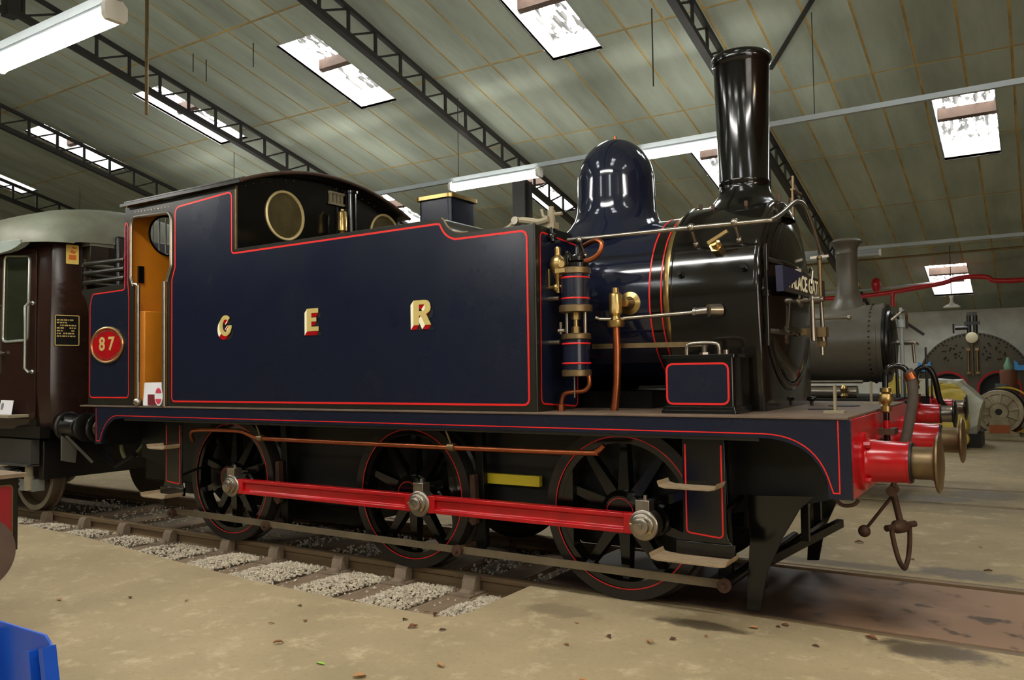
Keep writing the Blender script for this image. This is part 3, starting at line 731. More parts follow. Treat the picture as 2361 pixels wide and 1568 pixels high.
# fake-shaded block letters
LET = {
 'G': [[(0.60,0.30),(0.60,0.0),(0.30,0.0)], None],
}
def glyph(c):
    if c == 'E': return [(0,0),(0.62,0),(0.62,0.20),(0.24,0.20),(0.24,0.42),(0.50,0.42),(0.50,0.60),(0.24,0.60),(0.24,0.80),(0.60,0.80),(0.60,1.0),(0,1.0)], []
    if c == 'R': return ([(0,0),(0.24,0),(0.24,0.38),(0.32,0.38),(0.50,0),(0.76,0),(0.55,0.43)] + bez((0.60,0.46),(0.76,0.53),(0.74,0.72),5) + bez((0.735,0.76),(0.72,1.0),(0.44,1.0),6) + [(0,1.0)]), [[(0.24,0.56),(0.24,0.82),(0.40,0.82)] + bez((0.45,0.82),(0.50,0.79),(0.50,0.70),4) + bez((0.50,0.68),(0.49,0.57),(0.40,0.56),4)]
    o = circ(0.42,0.5,0.42,28,0.80,2*PI-0.02,True); o = [(0.42+(x-0.42)*0.92, 0.5+(y-0.5)*1.19) for x, y in o]
    i = circ(0.42,0.5,0.19,24,0.80,2*PI-0.12,True); i = [(0.42+(x-0.42)*0.95, 0.5+(y-0.5)*1.55) for x, y in i]
    return o + [(0.81,0.50),(0.50,0.50),(0.50,0.44)] + [p for p in reversed(i)], []
for c, x0 in (('G', -2.06), ('E', -0.880), ('R', 0.312)):
    out, holes = glyph(c); S_ = 0.196
    T = lambda pts: [(x0+a*S_*1.18, 1.988+b*S_) for a, b in pts]
    o = T(out); hs = [T(h) for h in holes]
    lt = P('letter', G().prism(o, XZ, TY-0.0125, TY-0.0115, hs), GOLD, TANK, smooth=0, label='gold shaded letter %s' % c)
    dv = (-0.030, -0.034)
    shades = {'c': G(), 'r': G(), 'k': G()}
    for loop in [o]+hs:
        A = sum(loop[i][0]*loop[(i+1)%len(loop)][1]-loop[(i+1)%len(loop)][0]*loop[i][1] for i in range(len(loop)))
        if loop is not o: A = -A
        for i in range(len(loop)):
            p, q = loop[i], loop[(i+1)%len(loop)]
            nx, nz = (q[1]-p[1]), -(q[0]-p[0])
            if A < 0: nx, nz = -nx, -nz
            if nx*dv[0]+nz*dv[1] <= 1e-7: continue
            key = 'r' if abs(nz) > abs(nx) else 'c'
            yy = TY-0.0085 if key == 'r' else TY-0.0100
            shades[key].add([(p[0],yy,p[1]),(q[0],yy,q[1]),(q[0]+dv[0],yy,q[1]+dv[1]),(p[0]+dv[0],yy,p[1]+dv[1])], [(0,1,2,3)])
    P('side_shade', shades['c'], CREAM, lt, smooth=0); P('under_shade', shades['r'], RED, lt, smooth=0)
    P('drop_shadow', G().prism([(a+0.022, b-0.040) for a, b in o], XZ, TY-0.0055, TY-0.0045, [[(a+0.022, b-0.040) for a, b in h] for h in hs]), FRAMEB, lt, smooth=0)

# ---- cab
CX0, CX1 = -3.60, -1.835
RC = 3.0; RTOP = 3.685
def roofz(y): return RTOP - (RC - math.sqrt(RC*RC-y*y))
door = rnd([(-3.44,ZP),(-3.44,2.56),(-3.492,2.66),(-3.492,3.285),(-2.808,3.258),(-2.808,2.72),(-2.875,2.58),(-2.875,ZP)], [0,0.03,0.05,0.09,0.09,0.08,0.05,0])
side = [(-4.28,ZP),(CX1,ZP),(CX1,3.40),(CX0,3.40),(CX0,2.60),(-4.42,2.585),(-4.42,2.55)] + bez((-4.36,2.50),(-4.285,2.42),(-4.28,2.28),6)
# split round the doorway so the plate has an opening down to the floor
aft = [(-4.28,ZP)] + [(-3.44,ZP),(-3.44,2.56)] + [p for p in door if p[0] < -3.15 and p[1] > 2.56] + [(-3.15,3.272),(-3.15,3.40),(CX0,3.40),(CX0,2.60),(-4.42,2.585),(-4.42,2.55)] + bez((-4.36,2.50),(-4.285,2.42),(-4.28,2.28),6)
fore = [(-3.15,3.40),(-3.15,3.272)] + [p for p in door if p[0] > -3.15 and p[1] > 2.57] + [(-2.875,2.57),(-2.875,ZP),(CX1,ZP),(CX1,3.40)]
for s in (-1, 1):
    y0, y1 = (TY, TY+0.012) if s < 0 else (-TY-0.012, -TY)
    a = P('cab_side', G().prism(aft, XZ, y0, y1), EDGE, smooth=0); b = P('cab_side', G().prism(fore, XZ, y0, y1), EDGE, smooth=0)
    if s < 0: AFT, FORE = a, b
    P('inner_lining', G().prism(aft, XZ, *((TY+0.0125,TY+0.016) if s<0 else (-TY-0.016,-TY-0.0125))), ORANGE, a, smooth=0)
bp_ = rnd([(-4.245,1.405),(-3.525,1.405),(-3.525,2.45),(-3.545,2.60),(-3.545,3.20),(-3.575,3.25),(-3.60,3.20),(-3.60,2.535),(-4.20,2.525),(-4.245,2.40)], [0.05,0.05,0.1,0.05,0.02,0.015,0.02,0.04,0.05,0.08])
P('blue_panel', G().prism(bp_, XZ, TY-0.0022, TY-0.0005), NAVY, AFT, smooth=0)
P('lining', G().ribbon(bp_, 0.013, XZ, TY-0.0032), REDLINE, AFT, smooth=0)
# bright beading round the doorway and the two pillars
up = [p for p in door if p[1] > 2.56]
P('door_beading', G().tube([(a, TY-0.004, b) for a, b in up], 0.016, 8), STEEL, AFT)
hl = P('door_pillar', G().cyl((-3.335,TY-0.02,ZP),(-3.335,TY-0.02,2.56),0.020,n=12).tube([(-3.335,TY-0.02,2.55),(-3.36,TY-0.015,2.575),(-3.44,TY-0.006,2.585)],0.014,8).sphere((-3.335,TY-0.02,ZP+0.04),0.045), STEEL, AFT)
P('door_pillar', G().cyl((-2.895,TY-0.02,ZP),(-2.895,TY-0.02,2.57),0.020,n=12), STEEL, FORE)
rv = G()
for k in range(11): rv.sphere((-3.42+k*0.057, TY-0.002, 3.335-k*0.0015), 0.008, 6, 4)
tag(P('rivets', rv, STEEL, FORE), kind='stuff')
P('cab_floor', G().box(-3.58,-1.85,-1.14,1.14,ZP+0.001,ZP+0.012), WOODB)
# back sheet with round windows and guard bars
def arc_top(x0, w_): return [(y, roofz(y)-0.03) for y in [w_-2*w_*k/16 for k in range(17)]]
bk = [(-1.14,ZP),(1.14,ZP)] + arc_top(0, 1.14)
bs = P('cab_back_sheet', G().prism(bk, YZ, CX0-0.012, CX0, [circ(-0.67,3.17,0.215), circ(0.67,3.17,0.215)]), ORANGE, smooth=0)
P('window_ring', G().tube([(CX0+0.005,-0.67+0.215*math.cos(t),3.17+0.215*math.sin(t)) for t in [2*PI*k/32 for k in range(33)]],0.012,8), BLACK, bs)
gb = G()
for k in range(5): gb.cyl((CX0-0.02,-0.83+0.08*k,2.97),(CX0-0.02,-0.83+0.08*k,3.37),0.010,n=6)
P('guard_bars', gb, LAMPBODY, bs)
P('locker', G().box(CX0+0.001,CX0+0.30,-1.13,0.2,ZP+0.012,2.30), ORANGE, bs, bevel=0.01)
P('cab_hook', G().box(CX0+0.001,CX0+0.03,-1.02,-0.96,2.62,2.80), BLACK, bs)
ft = [(-1.14,2.0),(1.14,2.0)] + arc_top(0, 1.14)
RIMB = mat('spectacle_rim_brass', (222, 200, 142), 0.35, metal=0.35)
SPEC = ((-0.56, 3.205), (0.92, 3.20))
fs_ = P('cab_front_sheet', G().prism(ft, YZ, CX1-0.012, CX1, [circ(a, b, 0.225) for a, b in SPEC]), BLACK, smooth=0)
for a, b in SPEC:
    w_ = P('spectacle_rim', G().lathe((CX1-0.003, a, b), (1,0,0), [(0.222,0),(0.250,0.002),(0.250,0.014),(0.243,0.019),(0.228,0.016),(0.222,0.004)], 48, caps=False), RIMB, fs_)
    P('spectacle_glass', G().cyl((CX1-0.010,a,b),(CX1-0.006,a,b),0.228,n=40), GLASS, fs_)
P('edge_angle', G().bar((CX1+0.004,TY+0.006,2.80),(CX1+0.004,TY+0.006,3.40),0.016,0.016,(1,0,0)), TARBRASS, fs_)
rv = G()
for k in range(22):
    y = -1.05+0.1*k; rv.sphere((CX1+0.002, y, roofz(y)-0.075), 0.009, 6, 4)
tag(P('rivets', rv, BLACK, fs_), kind='stuff')
# roof
rp = [(y, roofz(y)) for y in [-1.205+2.41*k/40 for k in range(41)]]
rp2 = rp + [(y, z-0.022) for y, z in reversed(rp)]
ro = P('cab_roof', G().prism(rp2, YZ, -3.605, -1.70), EDGE, smooth=30)
rim = [(y, z) for y, z in [(yy, roofz(yy)) for yy in [-1.21+2.42*k/40 for k in range(41)]]]
P('roof_rim', G().tube([(-1.70, y, z-0.012) for y, z in rim], 0.018, 8), RUST, ro)
P('rain_strip', G().bar((-3.605,-1.212,roofz(1.205)-0.018),(-1.70,-1.212,roofz(1.205)-0.018),0.014,0.03), EDGE, ro)
P('rain_strip', G().bar((-3.605,-1.16,roofz(1.16)+0.006),(-1.70,-1.16,roofz(1.16)+0.006),0.02,0.012), EDGE, ro)
# pipe and fittings in front of the cab
P('exhaust_pipe', G().lathe((-1.77,0.30,2.6),(0,0,1),[(0.067,0),(0.067,0.96),(0.085,0.965),(0.085,0.99),(0.067,1.0)],24), BLACK)
P('whistle_valve', G().lathe((-1.70,0.10,2.6),(0,0,1),[(0.03,0),(0.035,0.30),(0.055,0.33),(0.055,0.36),(0.03,0.39),(0.025,0.42),(0.05,0.45),(0.055,0.48),(0.03,0.51),(0.052,0.53),(0.052,0.72),(0.045,0.73),(0.02,0.74),(0.02,0.76)],20), BRASS)
P('valve_wheels', G().tube([(-1.68,-0.10+0.05*math.cos(t),2.88+0.05*math.sin(t)) for t in [2*PI*k/16 for k in range(17)]],0.008,6).tube([(-1.68,0.02+0.04*math.cos(t),2.87+0.04*math.sin(t)) for t in [2*PI*k/16 for k in range(17)]],0.008,6).cyl((-1.82,-0.10,2.88),(-1.66,-0.10,2.88),0.012), TARBRASS)
P('ladder_bracket', G().box(-1.828,-1.80,0.02,0.24,3.535,3.56).box(-1.828,-1.80,0.02,0.24,3.42,3.445).box(-1.828,-1.80,0.03,0.055,3.44,3.54).box(-1.828,-1.80,0.085,0.11,3.44,3.54).box(-1.828,-1.80,0.14,0.165,3.44,3.54).box(-1.828,-1.80,0.195,0.22,3.44,3.54), WHEELTAN)
# bunker with coal rails
bk_ = P('bunker', G().box(-4.27,CX0-0.02,-1.13,1.13,ZP,2.55), EDGE)
P('coal', G().sphere((-3.93,0,2.50),0.5,24,12,(0.6,1.9,0.22)), GREASY, bk_)
for k in range(3):
    z = 2.665+0.095*k
    P('coal_rail', G().tube([(CX0-0.02,TY+0.01,z),(-4.38,TY+0.01,z+0.008*k),(-4.44,TY+0.05,z),(-4.44,1.15,z)], 0.024, 8), EDGE, bk_)
P('rail_post', G().bar((-3.66,TY+0.03,2.58),(-3.66,TY+0.03,2.93),0.03,0.015,(0,1,0)).bar((-4.40,TY+0.03,2.58),(-4.40,TY+0.03,2.93),0.03,0.015,(0,1,0)), EDGE, bk_)
# oval cast number plate
np_ = P('number_plate', G().prism([(-3.905+0.298*math.cos(t),1.965+0.193*math.sin(t)) for t in [2*PI*k/48 for k in range(48)]], XZ, TY-0.016, TY), RED, label='oval red number plate reading 87')
P('brass_rim', G().tube([(-3.905+0.288*math.cos(t),TY-0.014,1.965+0.183*math.sin(t)) for t in [2*PI*k/48 for k in range(49)]],0.014,8), BRASS, np_)
def flat_text(name, txt, size, m, parent, loc, rot, bold=0.0, depth=0.002, sx=1.0):
    me = text_mesh(txt, size, depth, bold); me.materials.clear(); me.materials.append(m)
    o = bpy.data.objects.new(name, me); COL.objects.link(o); o.parent = parent
    o.location = loc; o.rotation_euler = rot; o.scale = (sx, 1, 1); return o
flat_text('numerals', '8 7', 0.20, GOLD, np_, (-3.905, TY-0.017, 1.970), (PI/2,0,0), 0.004, 0.003, 1.10)
tk = G()
for k in range(21):
    t = PI*(0.2+0.6*k/20); tk.bar((-3.905+0.245*math.cos(t),TY-0.018,1.965+0.145*math.sin(t)),(-3.905+0.262*math.cos(t),TY-0.018,1.965+0.158*math.sin(t)),0.010,0.004,(0,1,0))
    t = -t; tk.bar((-3.905+0.245*math.cos(t),TY-0.018,1.965+0.145*math.sin(t)),(-3.905+0.262*math.cos(t),TY-0.018,1.965+0.158*math.sin(t)),0.008,0.004,(0,1,0))
tag(P('rim_lettering', tk, TARBRASS, np_), kind='stuff')

# ---- safety valve casing on the boiler
sv = P('safety_valve_casing', G().prism(rnd([(-0.42,-0.20),(-0.04,-0.20),(-0.04,0.20),(-0.42,0.20)],0.045), XY, 2.76, 3.225), NAVY, smooth=50, label='blue casing with brass rim')
P('brass_rim', G().prism(rnd([(-0.445,-0.225),(-0.015,-0.225),(-0.015,0.225),(-0.445,0.225)],0.06), XY, 3.225, 3.262), BRASS, sv, bevel=0.008)
# ---- fittings on top of the tank
P('tank_filler', G().lathe((0.10,-0.80,2.80),(0,0,1),[(0.16,0),(0.16,0.03),(0.13,0.06),(0.05,0.075),(0,0.076)],28), PLATE)
P('tank_top_cap', G().lathe((1.0,-0.82,2.67),(0,0,1),[(0.07,0),(0.07,0.035),(0.03,0.04),(0,0.04)],20), BLACK)
lv = P('tank_lever', G().tube(smooth_path([(1.03,-0.98,2.68),(1.10,-0.98,2.70),(1.18,-0.98,2.745),(1.27,-0.98,2.735),(1.36,-0.98,2.715),(1.44,-0.97,2.73)]), 0.026, 8), WHEELTAN)
P('lever_pin', G().cyl((1.17,-1.02,2.745),(1.17,-0.95,2.745),0.03,n=14), STEEL, lv)
P('three_way_cock', G().cyl((1.44,-0.93,2.66),(1.44,-0.93,2.80),0.030,n=14).cyl((1.44,-0.93,2.80),(1.44,-0.93,2.83),0.02,n=10).cyl((1.42,-0.93,2.77),(1.53,-0.93,2.77),0.014,n=8).tube([(1.42,-0.93,2.75),(1.37,-0.93,2.765),(1.355,-0.93,2.82)],0.012,8).box(1.40,1.48,-0.97,-0.89,2.66,2.71), WHEELTAN)
P('drain_cock', G().cyl((1.45,-0.95,2.66),(1.47,-0.97,2.56),0.03,0.018,n=10).sphere((1.455,-0.955,2.60),0.038), BLACK)

# ---- air pump on the front of the tank
px, py = 1.64, -0.95
pu = P('air_pump', G().cyl((px,py,2.04),(px,py,2.34),0.102,n=40), NAVY, smooth=40, label='blue air pump with brass bands')
P('air_cylinder', G().cyl((px,py,1.60),(px,py,1.85),0.097,n=40), NAVY, pu, smooth=40)
for z0, z1, r in ((2.305,2.355,0.113),(2.03,2.085,0.121),(1.835,1.88,0.108),(1.57,1.62,0.108)):
    P('flange', G().lathe((px,py,z0),(0,0,1),[(r-0.01,0),(r,0.006),(r,(z1-z0)-0.006),(r-0.01,z1-z0)],40), TARBRASS, pu)
for z in (2.275, 2.125, 1.80, 1.66):
    P('lining', G().lathe((px,py,z),(0,0,1),[(0.103,0),(0.1045,0.002),(0.1045,0.010),(0.103,0.012)],40,caps=False), REDLINE, pu)
P('piston_rod', G().cyl((px,py,1.87),(px,py,2.05),0.018,n=14).cyl((px,py,1.98),(px,py,2.03),0.034,n=6).cyl((px,py,1.88),(px,py,1.93),0.034,n=6), BRASS, pu)
for dx in (-0.075, 0.075): P('stay_rod', G().cyl((px+dx,py,1.86),(px+dx,py,2.05),0.013,n=10), STEEL, pu)
P('valve_chest', G().lathe((px+0.02,py,2.355),(0,0,1),[(0.085,0),(0.085,0.03),(0.05,0.045),(0.06,0.05),(0.06,0.08),(0.035,0.095),(0.02,0.10),(0.018,0.15),(0.012,0.155)],24).lathe((px-0.09,py+0.05,2.355),(0,0,1),[(0.05,0),(0.05,0.10),(0.03,0.12),(0.03,0.135)],18), BLACK, pu)
P('top_nut', G().cyl((px+0.02,py,2.45),(px+0.02,py,2.51),0.020,0.014,n=8).cyl((px-0.06,py-0.06,2.38),(px-0.06,py-0.09,2.38),0.025,n=12).box(px-0.10,px-0.02,py-0.118,py-0.09,2.315,2.345), BRASS, pu)
P('lubricator', G().lathe((1.515,-0.98,2.18),(0,0,1),[(0.018,0),(0.018,0.10),(0.03,0.13),(0.052,0.17),(0.060,0.21),(0.050,0.25),(0.024,0.275),(0.022,0.30),(0.024,0.32),(0.018,0.335)],24), BRASS, pu)
P('lubricator_cock', G().cyl((1.40,-0.98,2.22),(1.60,-0.97,2.23),0.014,n=10).sphere((1.50,-0.98,2.22),0.03,12,8).cyl((1.53,-0.98,2.31),(1.60,-0.97,2.31),0.016,n=10).cyl((1.44,-0.98,2.22),(1.44,-0.98,2.36),0.009,n=8), BRASS, pu)
P('steam_pipe', G().tube(smooth_path([(px+0.02,py+0.02,2.42),(px+0.10,py,2.40),(px+0.19,py,2.44),(px+0.215,py+0.01,2.51),(px+0.15,py+0.04,2.545),(px+0.02,py+0.12,2.53)]), 0.019, 10), COPPER, pu)
P('air_pipe', G().tube(smooth_path([(px+0.09,py,1.60),(px+0.10,py,1.52),(px+0.06,py,1.47),(px-0.03,py,1.46),(px-0.11,py,1.44),(px-0.135,py,1.36)]), 0.017, 10).cyl((px-0.135,py,ZP),(px-0.135,py,1.365),0.03,n=6), COPPER, pu)
P('oil_cock', G().cyl((px-0.07,py-0.10,1.875),(px-0.07,py-0.10,1.96),0.010,n=8).cyl((px-0.09,py-0.10,1.90),(px-0.04,py-0.10,1.90),0.012,n=8).cyl((px-0.115,py-0.03,1.82),(px-0.22,py-0.03,1.82),0.018,n=10).cyl((px-0.115,py-0.03,2.14),(px-0.22,py-0.03,2.14),0.018,n=10), STEEL, pu)
P('drain_wire', G().cyl((px-0.01,py-0.02,1.42),(px-0.01,py-0.02,1.60),0.006,n=6), STEEL, pu)
# ---- clack valve and its feed pipe
cl = P('clack_valve', G().lathe((1.885,-0.80,1.92),(0,0,1),[(0.055,0),(0.062,0.01),(0.062,0.05),(0.035,0.06),(0.03,0.08),(0.047,0.10),(0.047,0.235),(0.04,0.245),(0.026,0.25),(0.026,0.285)],24).lathe((1.93,-0.62,2.10),(0,-1,0),[(0.085,0),(0.085,0.035),(0.05,0.05),(0.03,0.12)],28), BRASS)
P('feed_pipe', G().tube(smooth_path([(1.885,-0.80,1.93),(1.89,-0.80,1.75),(1.885,-0.80,1.55),(1.87,-0.80,1.40),(1.858,-0.80,ZP)]), 0.029, 14), COPPER, cl)
# ---- sand box
sx0, sx1, sy0, sy1 = 2.345, 2.815, -1.05, -0.70
sa = P('sand_box', G().prism(rnd([(sx0,sy0),(sx1,sy0),(sx1,sy1),(sx0,sy1)],0.03), XY, ZP, 1.68), BLACK, smooth=50)
P('lid', G().prism(rnd([(sx0-0.02,sy0-0.02),(sx1+0.02,sy0-0.02),(sx1+0.02,sy1+0.02),(sx0-0.02,sy1+0.02)],0.035), XY, 1.68, 1.703), BLACK, sa, bevel=0.006)
P('base_moulding', G().prism(rnd([(sx0-0.022,sy0-0.022),(sx1+0.022,sy0-0.022),(sx1+0.022,sy1+0.02),(sx0-0.022,sy1+0.02)],0.035), XY, ZP, ZP+0.022).prism(rnd([(sx0-0.012,sy0-0.012),(sx1+0.012,sy0-0.012),(sx1+0.012,sy1+0.01),(sx0-0.012,sy1+0.01)],0.03), XY, ZP+0.022, ZP+0.045), BLACK, sa, bevel=0.004)
q = rnd([(sx0+0.022,1.385),(sx1-0.035,1.385),(sx1-0.035,1.645),(sx0+0.022,1.645)],0.045)
P('blue_panel', G().prism(q, XZ, sy0-0.002, sy0-0.0005), NAVY, sa, smooth=0); P('lining', G().ribbon(q, 0.013, XZ, sy0-0.003), REDLINE, sa, smooth=0)
P('lid_handle', G().tube(rnd_path := smooth_path([(2.47,-0.95,1.70),(2.472,-0.95,1.75),(2.49,-0.95,1.775),(2.58,-0.95,1.782),(2.67,-0.95,1.775),(2.69,-0.95,1.75),(2.692,-0.95,1.70)]), 0.013, 10), STEEL, sa)
P('lid_bolt', G().cyl((2.575,-0.90,1.70),(2.575,-0.90,1.79),0.018,n=8).cyl((2.575,-0.90,1.70),(2.575,-0.90,1.72),0.034,n=6).cyl((2.70,-0.84,1.70),(2.70,-0.84,1.735),0.02,n=10), STEEL, sa)
P('sand_box', G().prism(rnd([(sx0,0.70),(sx1,0.70),(sx1,1.05),(sx0,1.05)],0.03), XY, ZP, 1.70), BLACK, smooth=50)
# ---- destination board
BX = 3.045
bd = P('destination_board', G().prism([(-0.72,2.262),(0.50,2.280),(0.50,2.130),(-0.72,2.112)], YZ, BX, BX+0.012), mat('board_slate',(44,42,40),0.4), label='black destination board with white lettering PALACE GATES')
P('folded_end', G().add([(BX+0.016,-0.76,2.278),(BX+0.045,-0.30,2.262),(BX+0.016,-0.745,2.108),(BX-0.03,-0.76,2.278),(BX-0.03,-0.745,2.108)],[(0,1,2),(0,2,4,3),(0,3,1),(1,4,2)]), mat('board_end_blue',(34,34,58),0.45), bd)
flat_text('lettering', 'PALACE GATES', 0.150, CREAM, bd, (BX+0.0135, -0.10, 2.195), (PI/2,0,PI/2), 0.003, 0.001, 0.98)
P('board_hook', G().tube([(BX+0.02,0.02,2.22),(BX+0.03,0.02,2.31),(BX+0.01,0.06,2.34),(BX-0.01,0.10,2.31)],0.008,6), STEEL, bd)
P('board_clip', G().box(BX-0.02,BX+0.02,-0.28,-0.24,2.25,2.30), STEEL, bd)
# ---- front platform fittings
for y, lab in ((-0.71, 'near'), (0.61, 'far')):
    P('platform_lamp_iron', G().bar((3.35,y,ZP),(3.35,y,ZP+0.175),0.036,0.014,(1,0,0)).box(3.29,3.41,y-0.06,y+0.03,ZP,ZP+0.014), WHEELTAN)
P('platform_knob', G().cyl((2.98,0.30,ZP),(2.98,0.30,ZP+0.04),0.012,n=8).sphere((2.98,0.30,ZP+0.05),0.03,12,8,(1.3,1.3,0.7)), BLACK)
P('platform_plate', G().cyl((3.18,-0.30,ZP),(3.18,-0.30,ZP+0.006),0.09,n=20), FRAMEB); P('platform_plate', G().cyl((3.22,0.25,ZP),(3.22,0.25,ZP+0.006),0.11,n=20), FRAMEB)

# ---- buffers
def buffer(parent, x, y, z, m_h, m_p, m_d, dirx=1, rh=0.125, scale=1.0):
    A = (dirx, 0, 0)
    b = ob('buffer', G().lathe((x,y,z),A,[(0.175,0),(0.175,0.022),(0.165,0.03),(rh+0.012,0.034),(rh,0.05),(rh-0.006,0.25),(rh-0.002,0.252),(rh-0.002,0.262),(rh-0.014,0.268)],40), m_h, parent)
    ob('plunger', G().lathe((x,y,z),A,[(0.095,0.2),(0.095,0.375),(0.105,0.39)],32), m_p, b, (0,0,0))
    ob('buffer_ring', G().lathe((x,y,z),A,[(rh-0.004,0.262),(rh-0.008,0.275),(0.098,0.278)],36,caps=False), FRAMEB, b, (0,0,0))
    ob('buffer_head', G().lathe((x,y,z),A,[(0.0,0.385),(0.11,0.388),(0.155,0.397),(0.168,0.405),(0.168,0.415),(0.15,0.424),(0.08,0.434),(0,0.437)],44), m_d, b, (0,0,0))
    for k in range(4):
        a = PI/4+PI/2*k; yy = y+0.148*math.cos(a); zz = z+0.148*math.sin(a)
        ob('flange_nut', G().cyl((x+dirx*0.02,yy,zz),(x+dirx*0.065,yy,zz),0.02,n=6), m_h, b, (0,0,0))
    return b
for y in (-0.8636, 0.8636):
    buffer(LO, 3.525, y, 1.045, RED, TARBRASS, TARBRASS)
    buffer(LO, -4.14, y, 1.045, CARBLACK, OILSTEEL, CARBLACK, -1)
# ---- vacuum standpipe and hose
st = P('brake_standpipe', G().tube(smooth_path([(3.57,-0.20,0.95),(3.57,-0.20,1.25),(3.57,-0.20,1.52),(3.585,-0.20,1.585),(3.63,-0.20,1.612),(3.68,-0.20,1.60),(3.71,-0.20,1.57)]), 0.019, 12), BLACK)
P('brass_union', G().lathe((3.57,-0.20,1.30),(0,0,1),[(0.022,0),(0.034,0.01),(0.034,0.045),(0.022,0.055),(0.045,0.075),(0.05,0.095),(0.04,0.125),(0.022,0.135),(0.036,0.14),(0.036,0.165),(0.02,0.17)],20), BRASS, st)
P('red_band', G().cyl((3.57,-0.20,1.19),(3.57,-0.20,1.25),0.0205,n=14), RED, st)
P('hose', G().tube(smooth_path([(3.705,-0.20,1.575),(3.725,-0.20,1.54),(3.735,-0.205,1.40),(3.70,-0.21,1.20),(3.665,-0.21,1.04),(3.70,-0.20,0.98),(3.78,-0.16,0.95)]), 0.033, 14), mat('perished_rubber',(74,64,54),0.75,var=0.3,vscale=20), st)
P('hose_clip', G().cyl((3.712,-0.20,1.56),(3.73,-0.20,1.52),0.038,n=14), COPPER, st)
P('pipe_bracket', G().box(3.525,3.62,-0.24,-0.06,1.155,1.195), RUST, st)
# ---- screw coupling hanging from the drawhook
cp = P('drawhook', G().tube(smooth_path([(3.50,0,1.02),(3.60,0,1.02),(3.68,0,1.0),(3.70,0,1.05),(3.66,0,1.09)]), [0.035]*18+[0.025]*6+[0.018], 10).box(3.525,3.545,-0.13,0.13,0.93,1.12), OILSTEEL)
P('screw_coupling', G().tube([(3.60,-0.03,1.0),(3.57,-0.03,0.78)],0.016,8).tube([(3.60,0.03,1.0),(3.57,0.03,0.78)],0.016,8).cyl((3.565,-0.07,0.76),(3.565,0.07,0.76),0.035,n=14).cyl((3.565,0,0.76),(3.615,0,0.50),0.022,n=14), RUST, cp)
P('coupling_shackle', G().tube(smooth_path([(3.56,-0.085,0.525),(3.575,-0.09,0.42),(3.60,-0.085,0.31),(3.62,-0.05,0.255),(3.625,0,0.238),(3.63,0.05,0.255),(3.64,0.085,0.31),(3.65,0.09,0.42),(3.65,0.085,0.525)]), 0.0165, 10).cyl((3.535,-0.12,0.517),(3.68,0.12,0.523),0.022,n=12).lathe((3.57,-0.06,0.518),(0.6,1,0),[(0.022,0),(0.045,0.03),(0.045,0.10),(0.022,0.14)],16), RUST, cp)
P('ball_handle', G().tube([(3.575,0,0.74),(3.40,0,0.50)],0.011,8).sphere((3.375,0,0.465),0.042,16,10), RUST, cp)

# ---- wheels
WR = 0.6096
def wheel_tree(weight_side, weight):
    root = bpy.data.objects.new('driving_wheel', G().lathe((0,0,0),(0,1,0),[(0.535,-0.135),(0.6085,-0.135),(0.611,-0.13),(0.608,-0.01),(0.635,0.0),(0.637,0.012),(0.625,0.022),(0.535,0.022),(0.535,-0.135)],72,caps=False).mesh('tyre'))
    root.data.materials.append(mat('tyre_greasy', (34, 30, 26), 0.34, var=0.45, vscale=5, spec=0.5)); COL.objects.link(root)
    def S(name, g, m): return ob(name, g, m, root, (0,0,0))
    S('rim', G().lathe((0,0,0),(0,1,0),[(0.485,-0.12),(0.536,-0.125),(0.536,0.0),(0.485,0.0),(0.485,-0.12)],72,caps=False), BLACK)
    S('lining', G().lathe((0,-0.1365,0),(0,1,0),[(0.529,0),(0.5365,0.0)],72,caps=False), REDLINE)
    S('hub', G().lathe((0,0,0),(0,1,0),[(0.0,-0.165),(0.12,-0.165),(0.125,-0.16),(0.155,-0.14),(0.16,-0.02),(0.0,-0.02)],40,caps=False).lathe((0.247,0,-0.035),(0,1,0),[(0,-0.165),(0.095,-0.165),(0.11,-0.15),(0.115,-0.03),(0,-0.03)],30,caps=False).box(0.05,0.27,-0.15,-0.03,-0.135,0.09), BLACK)
    S('hub_lining', G().lathe((0,-0.1665,0),(0,1,0),[(0.10,0),(0.105,0.0)],40,caps=False), REDLINE)
    for k in range(10):
        a = 2*PI*(k+0.5)/10
        sp = ob('spoke', SPOKE, None, root, (0,0,0)); sp.rotation_euler = (0, a, 0)
    if weight:
        out = circ(0,0,0.49,16,weight_side-0.62,weight_side+0.62,True)
        S('balance_weight', G().prism(out, XZ, -0.118, -0.02), BLACK)
    return root
SPOKE = G().add([(0.13,-0.10,-0.045),(0.13,-0.10,0.045),(0.13,-0.02,0.05),(0.13,-0.02,-0.05),(0.49,-0.085,-0.024),(0.49,-0.085,0.024),(0.49,-0.02,0.03),(0.49,-0.02,-0.03)],
                [(0,1,2,3),(7,6,5,4),(0,4,5,1),(1,5,6,2),(2,6,7,3),(3,7,4,0)]).mesh('spoke'); SPOKE.materials.append(BLACK)
WX = {'trailing': -2.286, 'middle': 0.0, 'leading': 1.93}
for nm, wt, side in (('trailing', False, 0), ('middle', True, 0.10), ('leading', True, PI)):
    w_ = wheel_tree(side, wt); w_.parent = LO; w_.location = (WX[nm], -0.725, WR)
    w_['label'] = nm + ' driving wheel with red lined rim'
    f = copy_tree(w_, LO); f.location = (WX[nm], 0.725, WR); f.rotation_euler = (0, 0, PI)
    P('axle', G().cyl((WX[nm],-0.72,WR),(WX[nm],0.72,WR),0.085,n=20), GREASY)
